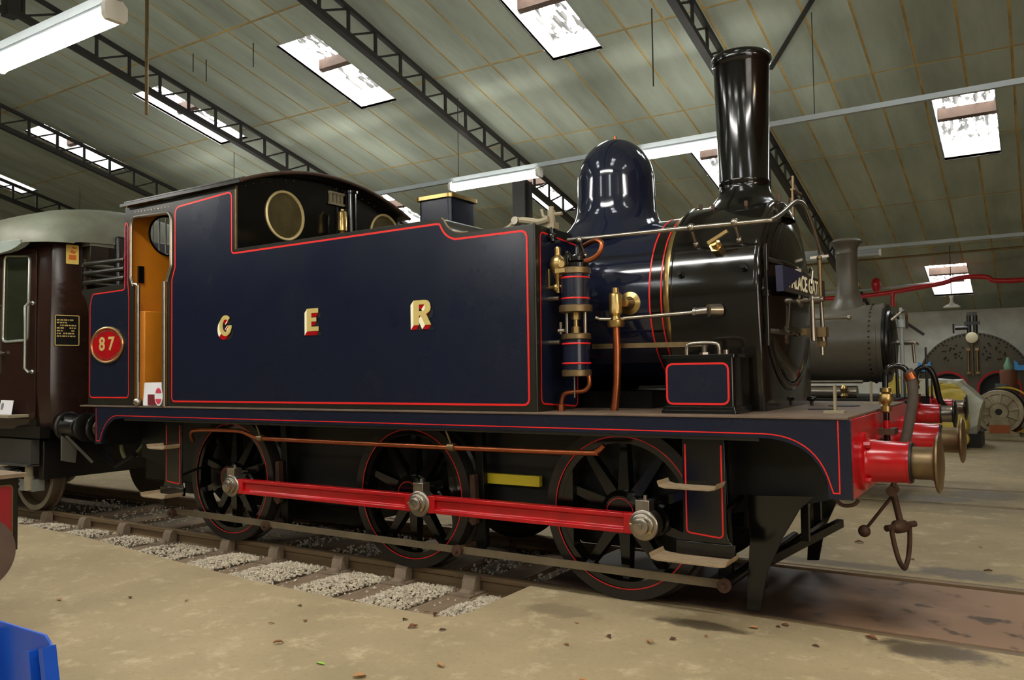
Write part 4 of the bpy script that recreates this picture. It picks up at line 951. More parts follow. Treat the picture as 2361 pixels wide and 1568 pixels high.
# ---- coupling rods
ZC = 0.572; XO = 0.247
def rod(x0, x1):
    g = G(); h = 0.068
    sec = [(-1.045,-h),(-1.045,-h+0.028),(-1.022,-h+0.040),(-1.022,h-0.040),(-1.045,h-0.028),(-1.045,h),(-0.975,h),(-0.975,-h)]
    g.prism(sec, lambda a,b,t: (t,a,ZC+b), x0+0.15, x1-0.15)
    g.prism([(-1.045,-h),(-1.045,h),(-0.975,h),(-0.975,-h)], lambda a,b,t: (t,a,ZC+b), x0+0.08, x0+0.15)
    g.prism([(-1.045,-h),(-1.045,h),(-0.975,h),(-0.975,-h)], lambda a,b,t: (t,a,ZC+b), x1-0.15, x1-0.08)
    return g
for a, b, lab in ((WX['trailing'], WX['middle'], 'red fluted coupling rod'), (WX['middle'], WX['leading'], 'red fluted coupling rod')):
    P('coupling_rod', rod(a+XO, b+XO), RED, bevel=0.004)
for nm in WX:
    x = WX[nm]+XO
    rb = P('rod_bush', G().lathe((x,-0.96,ZC),(0,-1,0),[(0.10,0),(0.105,0.01),(0.105,0.09),(0.095,0.10),(0.075,0.102)],36).box(x-0.055,x+0.045,-1.055,-0.965,ZC+0.06,ZC+0.165), STEEL, bevel=0.003)
    P('crank_pin', G().cyl((x,-0.85,ZC),(x,-1.08,ZC),0.06,n=24).lathe((x,-1.06,ZC),(0,-1,0),[(0.078,0),(0.078,0.018),(0.07,0.024),(0.058,0.026),(0.056,0.05),(0.045,0.056),(0.02,0.057),(0.018,0.062),(0,0.063)],30), STEEL, rb)
    P('oil_cork', G().cyl((x,-1.01,ZC+0.16),(x,-1.01,ZC+0.195),0.014,n=8), STEEL, rb)
    P('cotter', G().cyl((x-0.09,-1.075,ZC+0.005),(x-0.055,-1.075,ZC+0.005),0.009,n=8), BRASS, rb); P('cotter', G().cyl((x+0.06,-1.078,ZC-0.035),(x+0.066,-1.10,ZC-0.035),0.010,n=8), BRASS, rb)
# ---- steps
def step(name, x0, x1, f0, f1, zt, zb, z_up, z_lo, u0, u1, l0, l1, lab):
    g = [(x0, zt), (x0, zb+0.16)] + bez((x0, zb+0.16), (x0-0.0, zb+0.07), (f0, zb+0.05), 5)[1:] + [(f0, zb), (f1, zb)] + bez((f1, zb+0.05), (x1, zb+0.07), (x1, zb+0.16), 5) + [(x1, zt)]
    s = P(name, G().prism(g, XZ, -1.118, -1.10), BLACK, bevel=0.003)
    ln = [(x0+0.022, zt-0.06), (x0+0.022, zb+0.115), (x1-0.022, zb+0.095), (x1-0.022, zt-0.06)]
    P('lining', G().ribbon(rnd(ln, [0,0.03,0.03,0]), 0.010, XZ, -1.1195, closed=False), REDLINE, s, smooth=0)
    for (a, b, z, nm, dep) in ((u0, u1, z_up, 'upper_tread', 0.17), (l0, l1, z_lo, 'lower_tread', 0.21)):
        sec = [(a, z+0.035), (a+0.012, z+0.008), (a+0.05, z), (b-0.05, z), (b-0.012, z+0.008), (b, z+0.035)]
        P(nm, G().prism(sec+[(p[0], p[1]+0.012) for p in reversed(sec)], XZ, -1.118-dep, -1.10), DUSTSTEP, s, bevel=0.002)
    P('foot_plate', G().box(f0, f1, -1.13, -1.10, zb-0.02, zb+0.06), BLACK, s, bevel=0.004)
    P('step_stay', G().bar(((x0+x1)/2, -1.10, zb+0.15), ((x0+x1)/2+0.1, -0.62, 0.75), 0.03, 0.02), GREASY, s)
step('front_step', 2.485, 2.765, 2.435, 2.82, 1.19, 0.455, 0.862, 0.415, 2.38, 2.765, 2.335, 2.835, '')
step('rear_step', -2.965, -2.705, -3.03, -2.66, 1.19, 0.46, 0.905, 0.435, -3.02, -2.72, -3.06, -2.66, '')
# ---- guard irons, brake gear
for y in (-0.79, 0.75):
    gi = [(2.80,0.78),(3.22,0.80),(3.13,0.71),(3.02,0.52),(2.92,0.30),(2.868,0.04),(2.775,0.03),(2.795,0.30),(2.81,0.5)]
    if y > 0: gi = [(a+0.03, b+0.02) for a, b in gi]
    P('guard_iron', G().prism(gi, XZ, y, y+0.025), BLACK, bevel=0.004)
bg = P('brake_pull_rod', G().bar((-3.05,-0.94,0.240),(-1.62,-0.94,0.232),0.03,0.055).bar((-1.66,-0.95,0.232),(0.60,-0.95,0.222),0.025,0.05).bar((0.56,-0.94,0.222),(2.72,-0.94,0.218),0.025,0.052), mat('dusty_rod', (104, 90, 66), 0.65, var=0.35, vscale=6))
for x in (-3.04, -1.63, 0.58, 2.70):
    P('rod_pin', G().cyl((x,-0.99,0.226),(x,-0.76,0.226),0.032,n=14).cyl((x,-1.01,0.226),(x,-0.98,0.226),0.045,n=16).cyl((x-0.0,-1.035,0.226),(x,-1.0,0.226),0.018,n=6), RUST, bg)
for x in (-1.60, 0.66, 2.63):
    P('brake_hanger', G().prism([(x-0.045,1.16),(x+0.03,1.16),(x+0.045,0.7),(x+0.06,0.25),(x,0.17),(x-0.035,0.25),(x-0.03,0.7)], XZ, -0.80, -0.74), GREASY, bevel=0.004)
    P('brake_block', G().prism([(x-0.035,0.40),(x-0.085,0.44),(x-0.055,0.62),(x-0.055,0.80),(x-0.01,0.80),(x-0.0,0.60),(x,0.42)], XZ, -0.85, -0.74), RUST)
P('brake_shaft', G().cyl((2.70,-0.95,0.23),(2.70,0.8,0.23),0.035).tube([(3.05,0.2,0.46),(2.85,0,0.30),(2.70,-0.2,0.23)],0.03,8).bar((2.88,-0.60,0.33),(3.10,0.60,0.40),0.05,0.06).bar((3.05,-0.3,0.42),(3.05,-0.3,0.80),0.05,0.05).bar((3.0,0.3,0.42),(3.0,0.3,0.80),0.05,0.05), GREASY)
P('front_hanging_hook', G().tube(smooth_path([(3.30,-0.62,0.92),(3.31,-0.64,0.80),(3.36,-0.66,0.74),(3.43,-0.66,0.745),(3.46,-0.66,0.775)]),0.012,8), RUST)
# ---- copper ejector pipe along the valance
cpip = P('copper_pipe', G().tube(smooth_path([(-2.66,-1.02,0.98),(-2.60,-1.08,1.06),(-2.45,-1.10,1.095),(-1.9,-1.10,1.10),(-1.74,-1.10,1.075),(-1.62,-1.10,1.045),(-1.3,-1.10,1.038),(0.4,-1.10,1.036),(1.74,-1.10,1.042),(1.86,-1.10,1.055),(1.92,-1.10,1.10)], 5), 0.020, 12), COPPER)
for x in (-1.56, 0.62):
    P('pipe_clip', G().cyl((x-0.03,-1.10,1.04),(x+0.03,-1.10,1.04),0.032,n=12).bar((x,-1.10,1.05),(x-0.05,-1.12,1.19),0.02,0.012), TARBRASS, cpip)
P('yellow_beam', G().box(0.66,1.166,-0.71,-0.665,0.72,0.80), mat('yellow_paint',(206,186,40),0.5), label='short yellow painted bar between the frames')

# ---- small cards propped on the engine and carriage
ca = thing('information_card', 'white card with dark red square propped in the orange cab doorway', 'card', (-3.12,-1.17,ZP))
ob('card_sheet', G().prism(rnd([(-3.26,ZP+0.005),(-2.95,ZP+0.005),(-3.0,1.56),(-3.29,1.56)],0.012), lambda a,b,t: (a,t+(b-ZP)*0.15,b), -1.172, -1.169), CARD, ca)
ob('red_square', G().box(-3.17,-3.00,-1.178,-1.173,ZP+0.01,1.44), DKRED, ca)
ta = thing('oval_tag', 'small oval red and white tag leaning on the card in the cab doorway', 'tag', (-2.955,-1.19,ZP))
ob('tag_plate', G().prism([(-2.955+0.066*math.cos(t),1.425+0.098*math.sin(t)) for t in [2*PI*k/28 for k in range(28)]], XZ, -1.200, -1.195), CARD, ta)
ob('red_print', G().prism([(-2.955+0.052*math.cos(t),1.425+0.08*math.sin(t)) for t in [PI*(0.12+0.76*k/12) for k in range(13)]], XZ, -1.203, -1.201).prism([(-2.955+0.052*math.cos(t),1.425+0.08*math.sin(t)) for t in [PI+PI*(0.12+0.76*k/12) for k in range(13)]], XZ, -1.203, -1.201), mat('tag_pink',(206,60,84),0.5), ta)

# ================================================================== MAROON CARRIAGE
CR = thing('railway_carriage', 'maroon railway carriage with pale grey roof coupled behind the blue engine', 'carriage', (-14, 0, 0))
def Q(name, g, m, parent=CR, **k): return ob(name, g, m, parent, **k)
# plan of the tapered end
half = [(-24.5,-1.38),(-7.05,-1.38),(-5.42,-1.085),(-5.30,-1.03),(-5.24,-0.90),(-5.20,-0.5),(-5.18,0.0)]
plan = half + [(x,-y) for x, y in reversed(half[:-1])]
rings = []
for z, k in ((1.02, -0.05), (1.10, -0.02), (1.45, 0.0), (2.2, 0.0), (3.12, -0.015), (3.26, -0.03)):
    rings.append([(x + (k*0.4 if x > -6 else 0), y*(1+k), z) for x, y in plan])
n = len(plan); vs = [p for r in rings for p in r]; fs = []
for i in range(len(rings)-1):
    for k in range(n): fs.append((i*n+k, i*n+(k+1)%n, (i+1)*n+(k+1)%n, (i+1)*n+k))
fs += [tuple(range(n-1,-1,-1)), tuple((len(rings)-1)*n+k for k in range(n))]
body = Q('body', G().add(vs, fs), MAROON, smooth=35)
# roof: elliptical section, rounded down at the end
vs = []; fs = []; NR = 25
stations = [(-24.5,1.0,1.0),(-7.2,1.0,1.0),(-6.2,1.0,1.0),(-5.75,0.99,0.98),(-5.5,0.965,0.93),(-5.32,0.92,0.84),(-5.18,0.86,0.70),(-5.09,0.79,0.50),(-5.04,0.72,0.28),(-5.03,0.66,0.08)]
for x, wy, hz in stations:
    for k in range(NR):
        t = PI*k/(NR-1); y = -1.38*wy*math.cos(t); vs.append((x, y, 3.20+0.60*hz*abs(math.sin(t))**0.85))
for i in range(len(stations)-1):
    for k in range(NR-1): a = i*NR+k; fs.append((a, a+1, a+NR+1, a+NR))
Q('roof', G().add(vs, fs), CARROOF, smooth=60)
# tapered side: unit vector along it and outward normal
T0 = Vector((-7.05,-1.38,0)); T1 = Vector((-5.42,-1.085,0)); tu = (T1-T0).normalized(); tn = Vector((tu.y,-tu.x,0))
def TS(a, b, t):           # a = x position, b = height, t = distance out of the side
    k = (a-T0.x)/tu.x; p = T0+tu*k+tn*t; return (p.x, p.y, b)
ev = [(-24.5,-1.385,0),(-6.2,-1.385,0),(-5.75,-1.372,0.0),(-5.58,-1.352,0.02),(-5.48,-1.336,0.05),(-5.42,-1.315,0.09)]
evb = G(); n_ = len(ev); vs = []; fs = []
for x, y, e in ev: vs += [(x, y, 3.10+e), (x, y-0.014, 3.225), (x, y+0.06, 3.265-e*0.2), (x, y+0.10, 3.11+e)]
for i in range(n_-1):
    for k in range(4): fs.append((i*4+k, i*4+(k+1)%4, (i+1)*4+(k+1)%4, (i+1)*4+k))
fs += [(3,2,1,0), tuple((n_-1)*4+k for k in range(4))]
Q('eave_band', evb.add(vs, fs), mat('eave_pale_grey',(150,160,152),0.35,var=0.2,vscale=2), smooth=40)
dr = Q('carriage_door', G().prism(rnd([(-6.12,1.16),(-5.48,1.14),(-5.48,3.15),(-6.12,3.20)],0.05), TS, 0.002, 0.018, [rnd([(-6.03,2.065),(-5.605,2.075),(-5.585,3.075),(-6.01,3.105)],0.06)]), MAROON, bevel=0.003)
wf = rnd([(-6.03,2.065),(-5.605,2.075),(-5.585,3.075),(-6.01,3.105)],0.06)
Q('window_frame', G().tube([TS(a,b,0.02) for a, b in wf+[wf[0]]], 0.016, 8), CHROME, dr)
Q('window_glass', G().prism(wf, TS, 0.004, 0.008), mat('carriage_glass',(42,46,32),0.08,spec=0.7,var=0.5,vscale=3), dr)
Q('door_handle', G().cyl(TS(-6.06,1.93,0.01),TS(-6.06,1.93,0.06),0.016,n=10).tube([TS(-6.10,1.92,0.06),TS(-6.0,1.94,0.06)],0.018,8), CHROME, dr)
Q('door_hinge', G().sphere(TS(-6.13,2.40,0.02),0.025,10,6,(1,1,1.4)), CHROME, dr)
for x in (-5.53, -6.155):
    Q('grab_rail', G().tube([TS(x,2.51,0.0),TS(x+0.0,2.51,0.07),TS(x-0.03,2.47,0.09),TS(x-0.03,1.74,0.09),TS(x,1.70,0.07),TS(x,1.70,0.0)],0.017,8).sphere(TS(x,2.51,0.01),0.028,10,6).sphere(TS(x,1.70,0.01),0.028,10,6), CHROME)
Q('step_board', G().box(-6.9,-5.58,-1.36,-1.05,1.165,1.20), WHEELTAN, bevel=0.004)
Q('step_riser', G().box(-6.9,-5.47,-1.10,-1.06,0.98,1.165), CARBLACK)
Q('sole_bar', G().box(-24,-5.35,-1.12,-1.0,0.92,1.06), CARBLACK)
# end fittings
Q('end_pillar', G().box(-5.20,-5.12,-0.58,-0.50,1.05,3.35), MAROON, bevel=0.01)
Q('gangway_shroud', G().box(-5.20,-4.98,-0.40,0.40,1.2,3.35), CARBLACK, bevel=0.03)
Q('end_ventilator_box', G().prism([(-0.70,2.98),(-0.70,3.20),(-0.66,3.34),(-0.36,3.34),(-0.32,3.20),(-0.32,2.98)], YZ, -5.24, -5.06), CARBLACK, bevel=0.008)
Q('ventilator_lid', G().prism([(-0.71,3.20),(-0.67,3.35),(-0.35,3.35),(-0.31,3.20)], YZ, -5.25, -5.05), CARROOF, bevel=0.006)
Q('ventilator_sill', G().box(-5.22,-5.05,-0.71,-0.31,2.955,2.985), CARROOF)
Q('lower_ventilator', G().box(-5.22,-5.06,-0.70,-0.34,2.72,2.96), CARBLACK, bevel=0.01)
def endx(y): return -5.24+0.055*(0.9-abs(y)) if abs(y) < 0.9 else -5.24-0.06*(abs(y)-0.9)/0.13*0.9
def EP(a, b, t):   # near corner of the carriage end, turned towards the platform
    e = Vector((-5.30,-1.03,0)); f = Vector((-5.21,-0.60,0)); u = (f-e).normalized(); nn = Vector((u.y,-u.x,0)); p = e+u*a+nn*t; return (p.x,p.y,b)
sg = Q('data_panel', G().prism(rnd([(0.03,2.00),(0.305,2.00),(0.305,2.37),(0.03,2.37)],0.015), EP, 0.025, 0.030), CARBLACK, label='black data panel with gold border and lines of small lettering')
Q('gold_border', G().ribbon(rnd([(0.038,2.008),(0.297,2.008),(0.297,2.362),(0.038,2.362)],0.015), 0.012, EP, 0.032), GOLD, sg, smooth=0)
g = G(); rs = random.Random(5)
for k in range(7):
    z = 2.30-0.032*k; a = 0.055
    while a < 0.25:
        L_ = rs.uniform(0.012,0.04)
        if rs.random() > 0.2: g.prism([(a,z),(min(a+L_,0.27),z),(min(a+L_,0.27),z+0.016),(a,z+0.016)], EP, 0.0305, 0.032)
        a += L_+0.008
tag(Q('small_lettering', g, GOLD, sg, smooth=0), kind='stuff')
yn = Q('yellow_notice', G().prism(rnd([(0.15,2.98),(0.29,2.98),(0.29,3.21),(0.15,3.21)],0.012), EP, 0.028, 0.032), mat('notice_yellow',(238,206,104),0.5), label='small yellow notice with red marks')
Q('red_marks', G().prism([(0.18,3.03),(0.26,3.03),(0.26,3.09),(0.18,3.09)], EP, 0.0325, 0.034).prism([(0.19,3.12),(0.24,3.10),(0.26,3.13),(0.21,3.15)], EP, 0.0325, 0.034).prism([(0.21,3.17),(0.26,3.16),(0.255,3.185),(0.22,3.19)], EP, 0.0325, 0.034), mat('notice_orange',(224,110,30),0.5), yn, smooth=0)
for y in (-0.86, 0.86):
    b = buffer(CR, -5.22, y, 1.05, CARBLACK, OILSTEEL, CARBLACK)
    b.location = -CR.location
Q('end_bracket', G().prism([(-0.98,0.66),(-0.82,0.62),(-0.80,0.80),(-0.98,0.95)], YZ, -5.16, -5.13).bar((-5.14,-0.93,0.95),(-4.98,-0.7,0.62),0.03,0.03), mat('end_bracket_grey',(84,80,70),0.6))
Q('brake_hose', G().tube(smooth_path([(-5.05,0.2,1.0),(-4.95,0.1,0.8),(-4.85,0.0,0.66),(-4.72,-0.05,0.75),(-4.55,-0.1,0.95)]),0.03,10).tube(smooth_path([(-5.05,-0.3,0.95),(-4.95,-0.35,0.72),(-4.8,-0.35,0.62),(-4.6,-0.3,0.8)]),0.025,8), mat('hose_olive',(84,82,40),0.6))
Q('underframe', G().box(-24,-5.6,-0.9,0.9,0.75,1.02), CARBLACK)
# bogie
Q('bogie_headstock', G().box(-5.62,-5.50,-1.0,1.0,0.42,0.88), CARBLACK, bevel=0.01)
Q('coupling_gear', G().box(-5.2,-4.75,-0.12,0.12,0.78,1.0).tube([(-5.3,-0.45,0.75),(-4.9,-0.45,0.55),(-4.6,-0.4,0.7)],0.04,8), CARBLACK)
BOG = mat('bogie_grey',(66,64,60),0.5,var=0.3,vscale=4)
Q('bogie_frame', G().box(-8.9,-5.55,0.98,1.1,0.60,0.90), BOG)
bo_ = Q('bogie_frame', G().box(-8.9,-5.55,-1.12,-1.02,0.60,0.90).box(-8.9,-5.55,-1.16,-1.02,0.585,0.61), mat('bogie_grey',(66,64,60),0.5,var=0.3,vscale=4))
Q('damper', G().cyl((-5.70,-1.06,0.30),(-5.70,-1.06,0.46),0.052,n=18).cyl((-5.70,-1.06,0.46),(-5.70,-1.06,0.60),0.045,n=18), WHEELTAN, bo_)
Q('coil_spring', G().tube([(-6.02+0.085*math.cos(t),-1.03+0.085*math.sin(t),0.26+0.0108*t) for t in [k*0.35 for k in range(90)]],0.02,6), BLACK, bo_)
Q('axle_box', G().box(-6.28,-5.62,-1.06,-0.92,0.28,0.42).cyl((-6.22,-0.9,0.46),(-6.22,-1.12,0.46),0.10,n=20), mat('axlebox_grey',(120,120,112),0.5), bo_)
for x in (-6.02, -8.4):
    for y, s in ((-0.72, -1), (0.72, 1)):
        g = G().lathe((x,y,0.457),(0,s,0),[(0.0,0.06),(0.12,0.08),(0.36,0.05),(0.385,0.12),(0.452,0.122),(0.455,0.115),(0.455,0.01),(0.485,0.0),(0.48,-0.02),(0.3,-0.02),(0,-0.02)],56,caps=False)
        wq = Q('carriage_wheel', g, mat('carriage_tyre',(86,70,52),0.5,var=0.3,vscale=5))
        Q('pale_rim', G().lathe((x,y+s*0.1225,0.457),(0,s,0),[(0.392,0),(0.392,0.002),(0.452,0.002),(0.452,0)],56,caps=False), WHEELTAN, wq)
c2 = thing('information_card', 'white card with a round badge standing on the maroon carriage step', 'card', (-5.85,-1.25,1.2))
ob('card_sheet', G().prism([(-6.0,1.2005),(-5.70,1.2005),(-5.715,1.365),(-6.01,1.37)], lambda a,b,t: (a,t+(b-1.2)*0.2,b), -1.27, -1.266), CARD, c2)
ob('badge_print', G().prism([(-5.945+0.032*math.cos(t),1.295+0.044*math.sin(t)) for t in [2*PI*k/20 for k in range(20)]], lambda a,b,t: (a,t+(b-1.2)*0.2,b), -1.2725, -1.2705), INK, c2)
ob('print_lines', G().box(-5.88,-5.74,-1.2405,-1.2395,1.338,1.343).box(-5.88,-5.74,-1.247,-1.2455,1.31,1.314).box(-5.88,-5.74,-1.253,-1.2515,1.28,1.284), INK, c2)

# ================================================================== SMALLER BLACK ENGINE ON THE NEXT TRACK
BY = 5.35
L2 = thing('steam_locomotive', 'smaller dusty black engine with flared chimney cap on the next track', 'locomotive', (0, BY, 0))
def K(name, g, m, parent=L2, **k): return ob(name, g, m, parent, **k)
SZ = 1.915; SR = 0.505
sk = K('smokebox', G().lathe((-1.5,BY,SZ),(1,0,0),[(SR,0),(SR,4.24),(SR+0.012,4.245),(SR+0.012,4.30)],64), GREYLOCO, smooth=50)
g = G()
for k in range(44):
    a = 2*PI*k/44; g.sphere((2.66,BY+(SR+0.004)*math.cos(a),SZ+(SR+0.004)*math.sin(a)),0.013,6,4); 
    a += 0.05; g.sphere((2.81,BY+(SR-0.02)*math.cos(a),SZ+(SR-0.02)*math.sin(a)),0.012,6,4)
tag(K('rivets', g, BLACK, sk), kind='stuff')
fr2 = K('smokebox_door', G().lathe((2.80,BY,SZ),(1,0,0),[(0.50,0),(0.50,0.03),(0.42,0.035),(0.41,0.06),(0.37,0.08),(0.2,0.11),(0,0.12)],56,caps=False), CARBLACK)
K('door_handrail', G().tube([(2.90,BY-0.30,SZ+0.28),(3.0,BY-0.30,SZ+0.36),(3.02,BY-0.1,SZ+0.40),(3.02,BY+0.15,SZ+0.36),(3.0,BY+0.30,SZ+0.2)],0.018,8).cyl((2.90,BY,SZ),(3.12,BY,SZ),0.03,n=12).tube([(3.10,BY,SZ),(3.12,BY-0.05,SZ-0.26)],0.018,8).tube([(3.12,BY,SZ),(3.13,BY+0.22,SZ-0.02)],0.018,8), STEEL, fr2)
K('chimney', G().lathe((2.34,BY,2.32),(0,0,1),[(0.26,0),(0.245,0.07),(0.185,0.15),(0.152,0.25),(0.138,0.40),(0.134,0.78),(0.14,0.79),(0.136,0.80),(0.142,0.86),(0.165,0.91),(0.20,0.935),(0.205,0.95),(0.16,0.985),(0.12,0.985),(0.115,0.5)],48,caps=False), GREYLOCO, smooth=50)
K('running_plate', G().box(-3.0,3.05,BY-1.1,BY+1.1,1.19,1.23), FRAMEB)
K('saddle_tank_front', G().lathe((-1.5,BY,SZ+0.1),(1,0,0),[(0.78,0),(0.78,2.6),(0.72,2.66)],48), GREYLOCO)
K('cab', G().box(-3.0,-1.5,BY-1.1,BY+1.1,1.23,3.1), CARBLACK, bevel=0.05)
K('frame', G().box(-3.0,3.0,BY-0.6,BY-0.56,0.55,1.2).box(-3.0,3.0,BY+0.56,BY+0.6,0.55,1.2), FRAMEB)
K('buffer_beam', G().box(3.05,3.09,BY-1.1,BY+1.1,0.84,1.21), RED, label='red buffer beam')
for y in (-0.85, 0.85):
    b = buffer(L2, 3.20, BY+y, 1.054, RED, STEEL, CARBLACK, rh=0.115)
    K('buffer_backing', G().box(3.09,3.20,BY+y-0.17,BY+y+0.17,0.9,1.21), CARBLACK, b, loc=(0,0,0))
K('boiler_handrail', G().tube([(1.6,BY-SR-0.06,2.24),(2.45,BY-SR-0.06,2.235)],0.018,8).sphere((2.45,BY-SR-0.06,2.235),0.03,10,6), STEEL)
K('footplate_rail', G().tube([(1.5,BY-0.75,1.43),(2.62,BY-0.75,1.43)],0.02,8), STEEL)
K('cylinder_casing', G().cyl((1.6,BY-0.72,1.30),(2.55,BY-0.72,1.30),0.08,n=20), STEEL)
K('brass_cock', G().lathe((2.42,BY-0.86,1.23),(0,0,1),[(0.03,0),(0.05,0.03),(0.03,0.06),(0.04,0.09),(0.05,0.12),(0.03,0.15),(0,0.17)],14), BRASS)
K('standpipe', G().tube(smooth_path([(3.14,BY-0.25,0.9),(3.14,BY-0.25,1.45),(3.20,BY-0.25,1.58),(3.30,BY-0.25,1.58),(3.36,BY-0.25,1.45),(3.40,BY-0.2,1.2),(3.45,BY-0.1,1.1)]),0.035,10), CARBLACK)
K('brass_union', G().lathe((3.14,BY-0.25,1.32),(0,0,1),[(0.04,0),(0.055,0.03),(0.04,0.06),(0.055,0.09),(0.04,0.13)],14), BRASS)
for a, b, r in (((2.98,BY-0.55,1.23),(2.98,BY-0.60,1.88),0.022),((3.24,BY+0.05,1.2),(3.24,BY+0.05,1.85),0.02),((3.05,BY-0.5,1.23),(3.05,BY-0.5,1.55),0.014),((3.30,BY,1.2),(3.30,BY,1.6),0.012)):
    K('lamp_spike', G().cyl(a,b,r,r*0.6,n=8), CARBLACK)
K('tall_lamp_post', G().cyl((3.0,BY-0.2,1.2),(3.0,BY-0.2,2.35),0.03,0.02,n=10).cyl((3.0,BY-0.2,2.1),(3.0,BY-0.2,2.2),0.05,n=10), LAMPBODY)
for x in (-1.9, 0.1, 1.9):
    for y, s in ((-0.72, -1), (0.72, 1)):
        K('wheel', G().lathe((x,BY+y,0.5),(0,s,0),[(0.0,0.14),(0.14,0.14),(0.15,0.08),(0.40,0.07),(0.41,0.12),(0.50,0.12),(0.50,0.0),(0.525,-0.01),(0.52,-0.03),(0,-0.03)],44,caps=False), FRAMEB)

WG = thing('added_goods_wagon', 'added dark goods wagon filling the dark area behind the cab on the next track', 'wagon', (-8.0, BY, 0))  # made-up wagon, added to keep the gap behind the cab dark
ob('body', G().box(-13.0,-3.6,BY-1.2,BY+1.2,0.95,2.75), mat('added_wagon_dark',(40,36,32),0.6,var=0.3,vscale=2), WG, bevel=0.02)
ob('underframe', G().box(-12.8,-3.8,BY-0.95,BY+0.95,0.35,0.95), FRAMEB, WG)
for x in (-11.5,-9.5,-7.0,-5.0):
    for y, s_ in ((-0.72,-1),(0.72,1)):
        ob('wheel', G().lathe((x,BY+y,0.46),(0,s_,0),[(0.0,0.1),(0.12,0.1),(0.38,0.06),(0.46,0.1),(0.46,0.0),(0.485,-0.01),(0.48,-0.03),(0,-0.03)],36,caps=False), FRAMEB, WG)

# ================================================================== BACK WALL: OLD BOILER, MOTOR, SHEETED PLANT, PIPES
LB = thing('stationary_boiler', 'huge round riveted old boiler front with two flues against the white wall', 'boiler', (3.08, 17.0, 0))
def B_(name, g, m, parent=LB, **k): return ob(name, g, m, parent, **k)
BZ = 1.19; BR = 1.235
BOILM = mat('old_boiler_paint',(78,70,50),0.6,var=0.3,vscale=2.5)
front = [(3.08+BR*math.cos(t), BZ+BR*math.sin(t)) for t in [2*PI*k/72 for k in range(72)]]
bf = B_('front_plate', G().prism(front, XZ, 16.97, 18.4, [circ(2.52,1.0,0.42), circ(3.62,1.0,0.42)]), BOILM)
g = G()
for k in range(84):
    a = 2*PI*k/84; g.sphere((3.08+(BR-0.04)*math.cos(a),16.965,BZ+(BR-0.04)*math.sin(a)),0.024,6,4)
rs = random.Random(9)
for s in (-1, 1):
    for k in range(18): g.sphere((3.08+s*(0.2+0.5*(k%6)/6+0.1*rs.random()),16.965,1.75+0.42*(k//6)/3+0.12*rs.random()-0.0),0.024,6,4)
tag(B_('rivets', g, CARBLACK, bf), kind='stuff')
for x in (2.52, 3.62):
    fl_ = B_('flue_mouth', G().lathe((x,17.3,1.0),(0,-1,0),[(0.42,0),(0.42,0.36),(0.405,0.36),(0.405,0.0)],48,caps=False), CARBLACK)
    B_('red_ring', G().lathe((x,16.965,1.0),(0,-1,0),[(0.43,0),(0.475,0),(0.475,0.02),(0.43,0.02)],48,caps=False), RED, fl_)
    B_('flue_door', G().cyl((x,17.25,1.0),(x,17.2,1.0),0.41,n=40), FRAMEB, fl_)
B_('gauge_dial', G().lathe((3.08,16.95,2.30),(0,-1,0),[(0.13,0),(0.135,0.04),(0.11,0.05),(0,0.05)],32), mat('dial_cream',(196,184,150),0.5))
B_('valve_column', G().cyl((3.02,17.0,2.35),(3.02,17.0,2.85),0.05,n=12).cyl((3.16,17.0,2.35),(3.16,17.0,2.85),0.05,n=12).box(2.92,3.26,16.95,17.05,2.62,2.70).cyl((2.72,17,2.55),(3.0,17,2.55),0.05,n=10).cyl((2.68,17,2.42),(2.68,17,2.66),0.02,n=8).box(2.98,3.2,16.95,17.1,2.85,2.93), CARBLACK)
B_('gauge_glass', G().cyl((2.99,16.93,1.45),(2.99,16.93,2.0),0.025,n=10).cyl((3.18,16.93,1.45),(3.18,16.93,2.0),0.025,n=10).box(2.95,3.03,16.9,16.96,1.40,1.46).box(3.14,3.22,16.9,16.96,1.40,1.46).box(2.95,3.03,16.9,16.96,1.98,2.04).box(3.14,3.22,16.9,16.96,1.98,2.04).cyl((3.08,16.93,1.35),(3.08,16.93,2.15),0.018,n=8), TARBRASS)
BLUEC = mat('sky_blue_casting',(50,140,206),0.4)
for x in (2.02, 4.10):
    B_('blue_bracket', G().prism([(x-0.15,1.48),(x+0.13,1.48),(x+0.13,1.74),(x+0.07,1.68),(x+0.04,1.60),(x-0.06,1.60),(x-0.09,1.68),(x-0.15,1.72)], XZ, 16.85, 16.95), BLUEC)

MO = thing('electric_motor', 'big cream electric motor with ribbed round end standing on the floor', 'motor', (3.68, 14.5, 0))
MOT = mat('motor_cream',(186,176,146),0.5,var=0.25,vscale=4,dark=(150,134,104))
def M_(name, g, m, parent=MO, **k): return ob(name, g, m, parent, **k)
mz = 0.60
mo = M_('end_shield', G().lathe((3.68,14.5,mz),(0,-1,0),[(0.0,0.03),(0.07,0.03),(0.07,0.10),(0.17,0.10),(0.18,0.06),(0.19,0.0),(0.36,-0.02),(0.38,0.02),(0.46,0.02),(0.47,0.0),(0.47,-0.2)],56,caps=False), MOT)
for k in range(10):
    a = 2*PI*k/10+0.2; M_('rib', G().bar((3.68+0.19*math.cos(a),14.46,mz+0.19*math.sin(a)),(3.68+0.38*math.cos(a),14.46,mz+0.38*math.sin(a)),0.035,0.05,(0,1,0)), MOT, mo)
M_('shaft_hole', G().cyl((3.68,14.468,mz),(3.68,14.40,mz),0.065,n=24), FRAMEB, mo)
M_('stator', G().lathe((3.68,15.6,mz),(0,-1,0),[(0.40,0),(0.50,0.05),(0.50,0.85),(0.44,0.9)],56), CARBLACK)
M_('yellow_guard', G().lathe((3.80,15.1,mz),(0,-1,0),[(0.50,0),(0.53,0.0),(0.53,0.2),(0.50,0.2)],48,caps=False), mat('guard_yellow',(214,182,20),0.45))
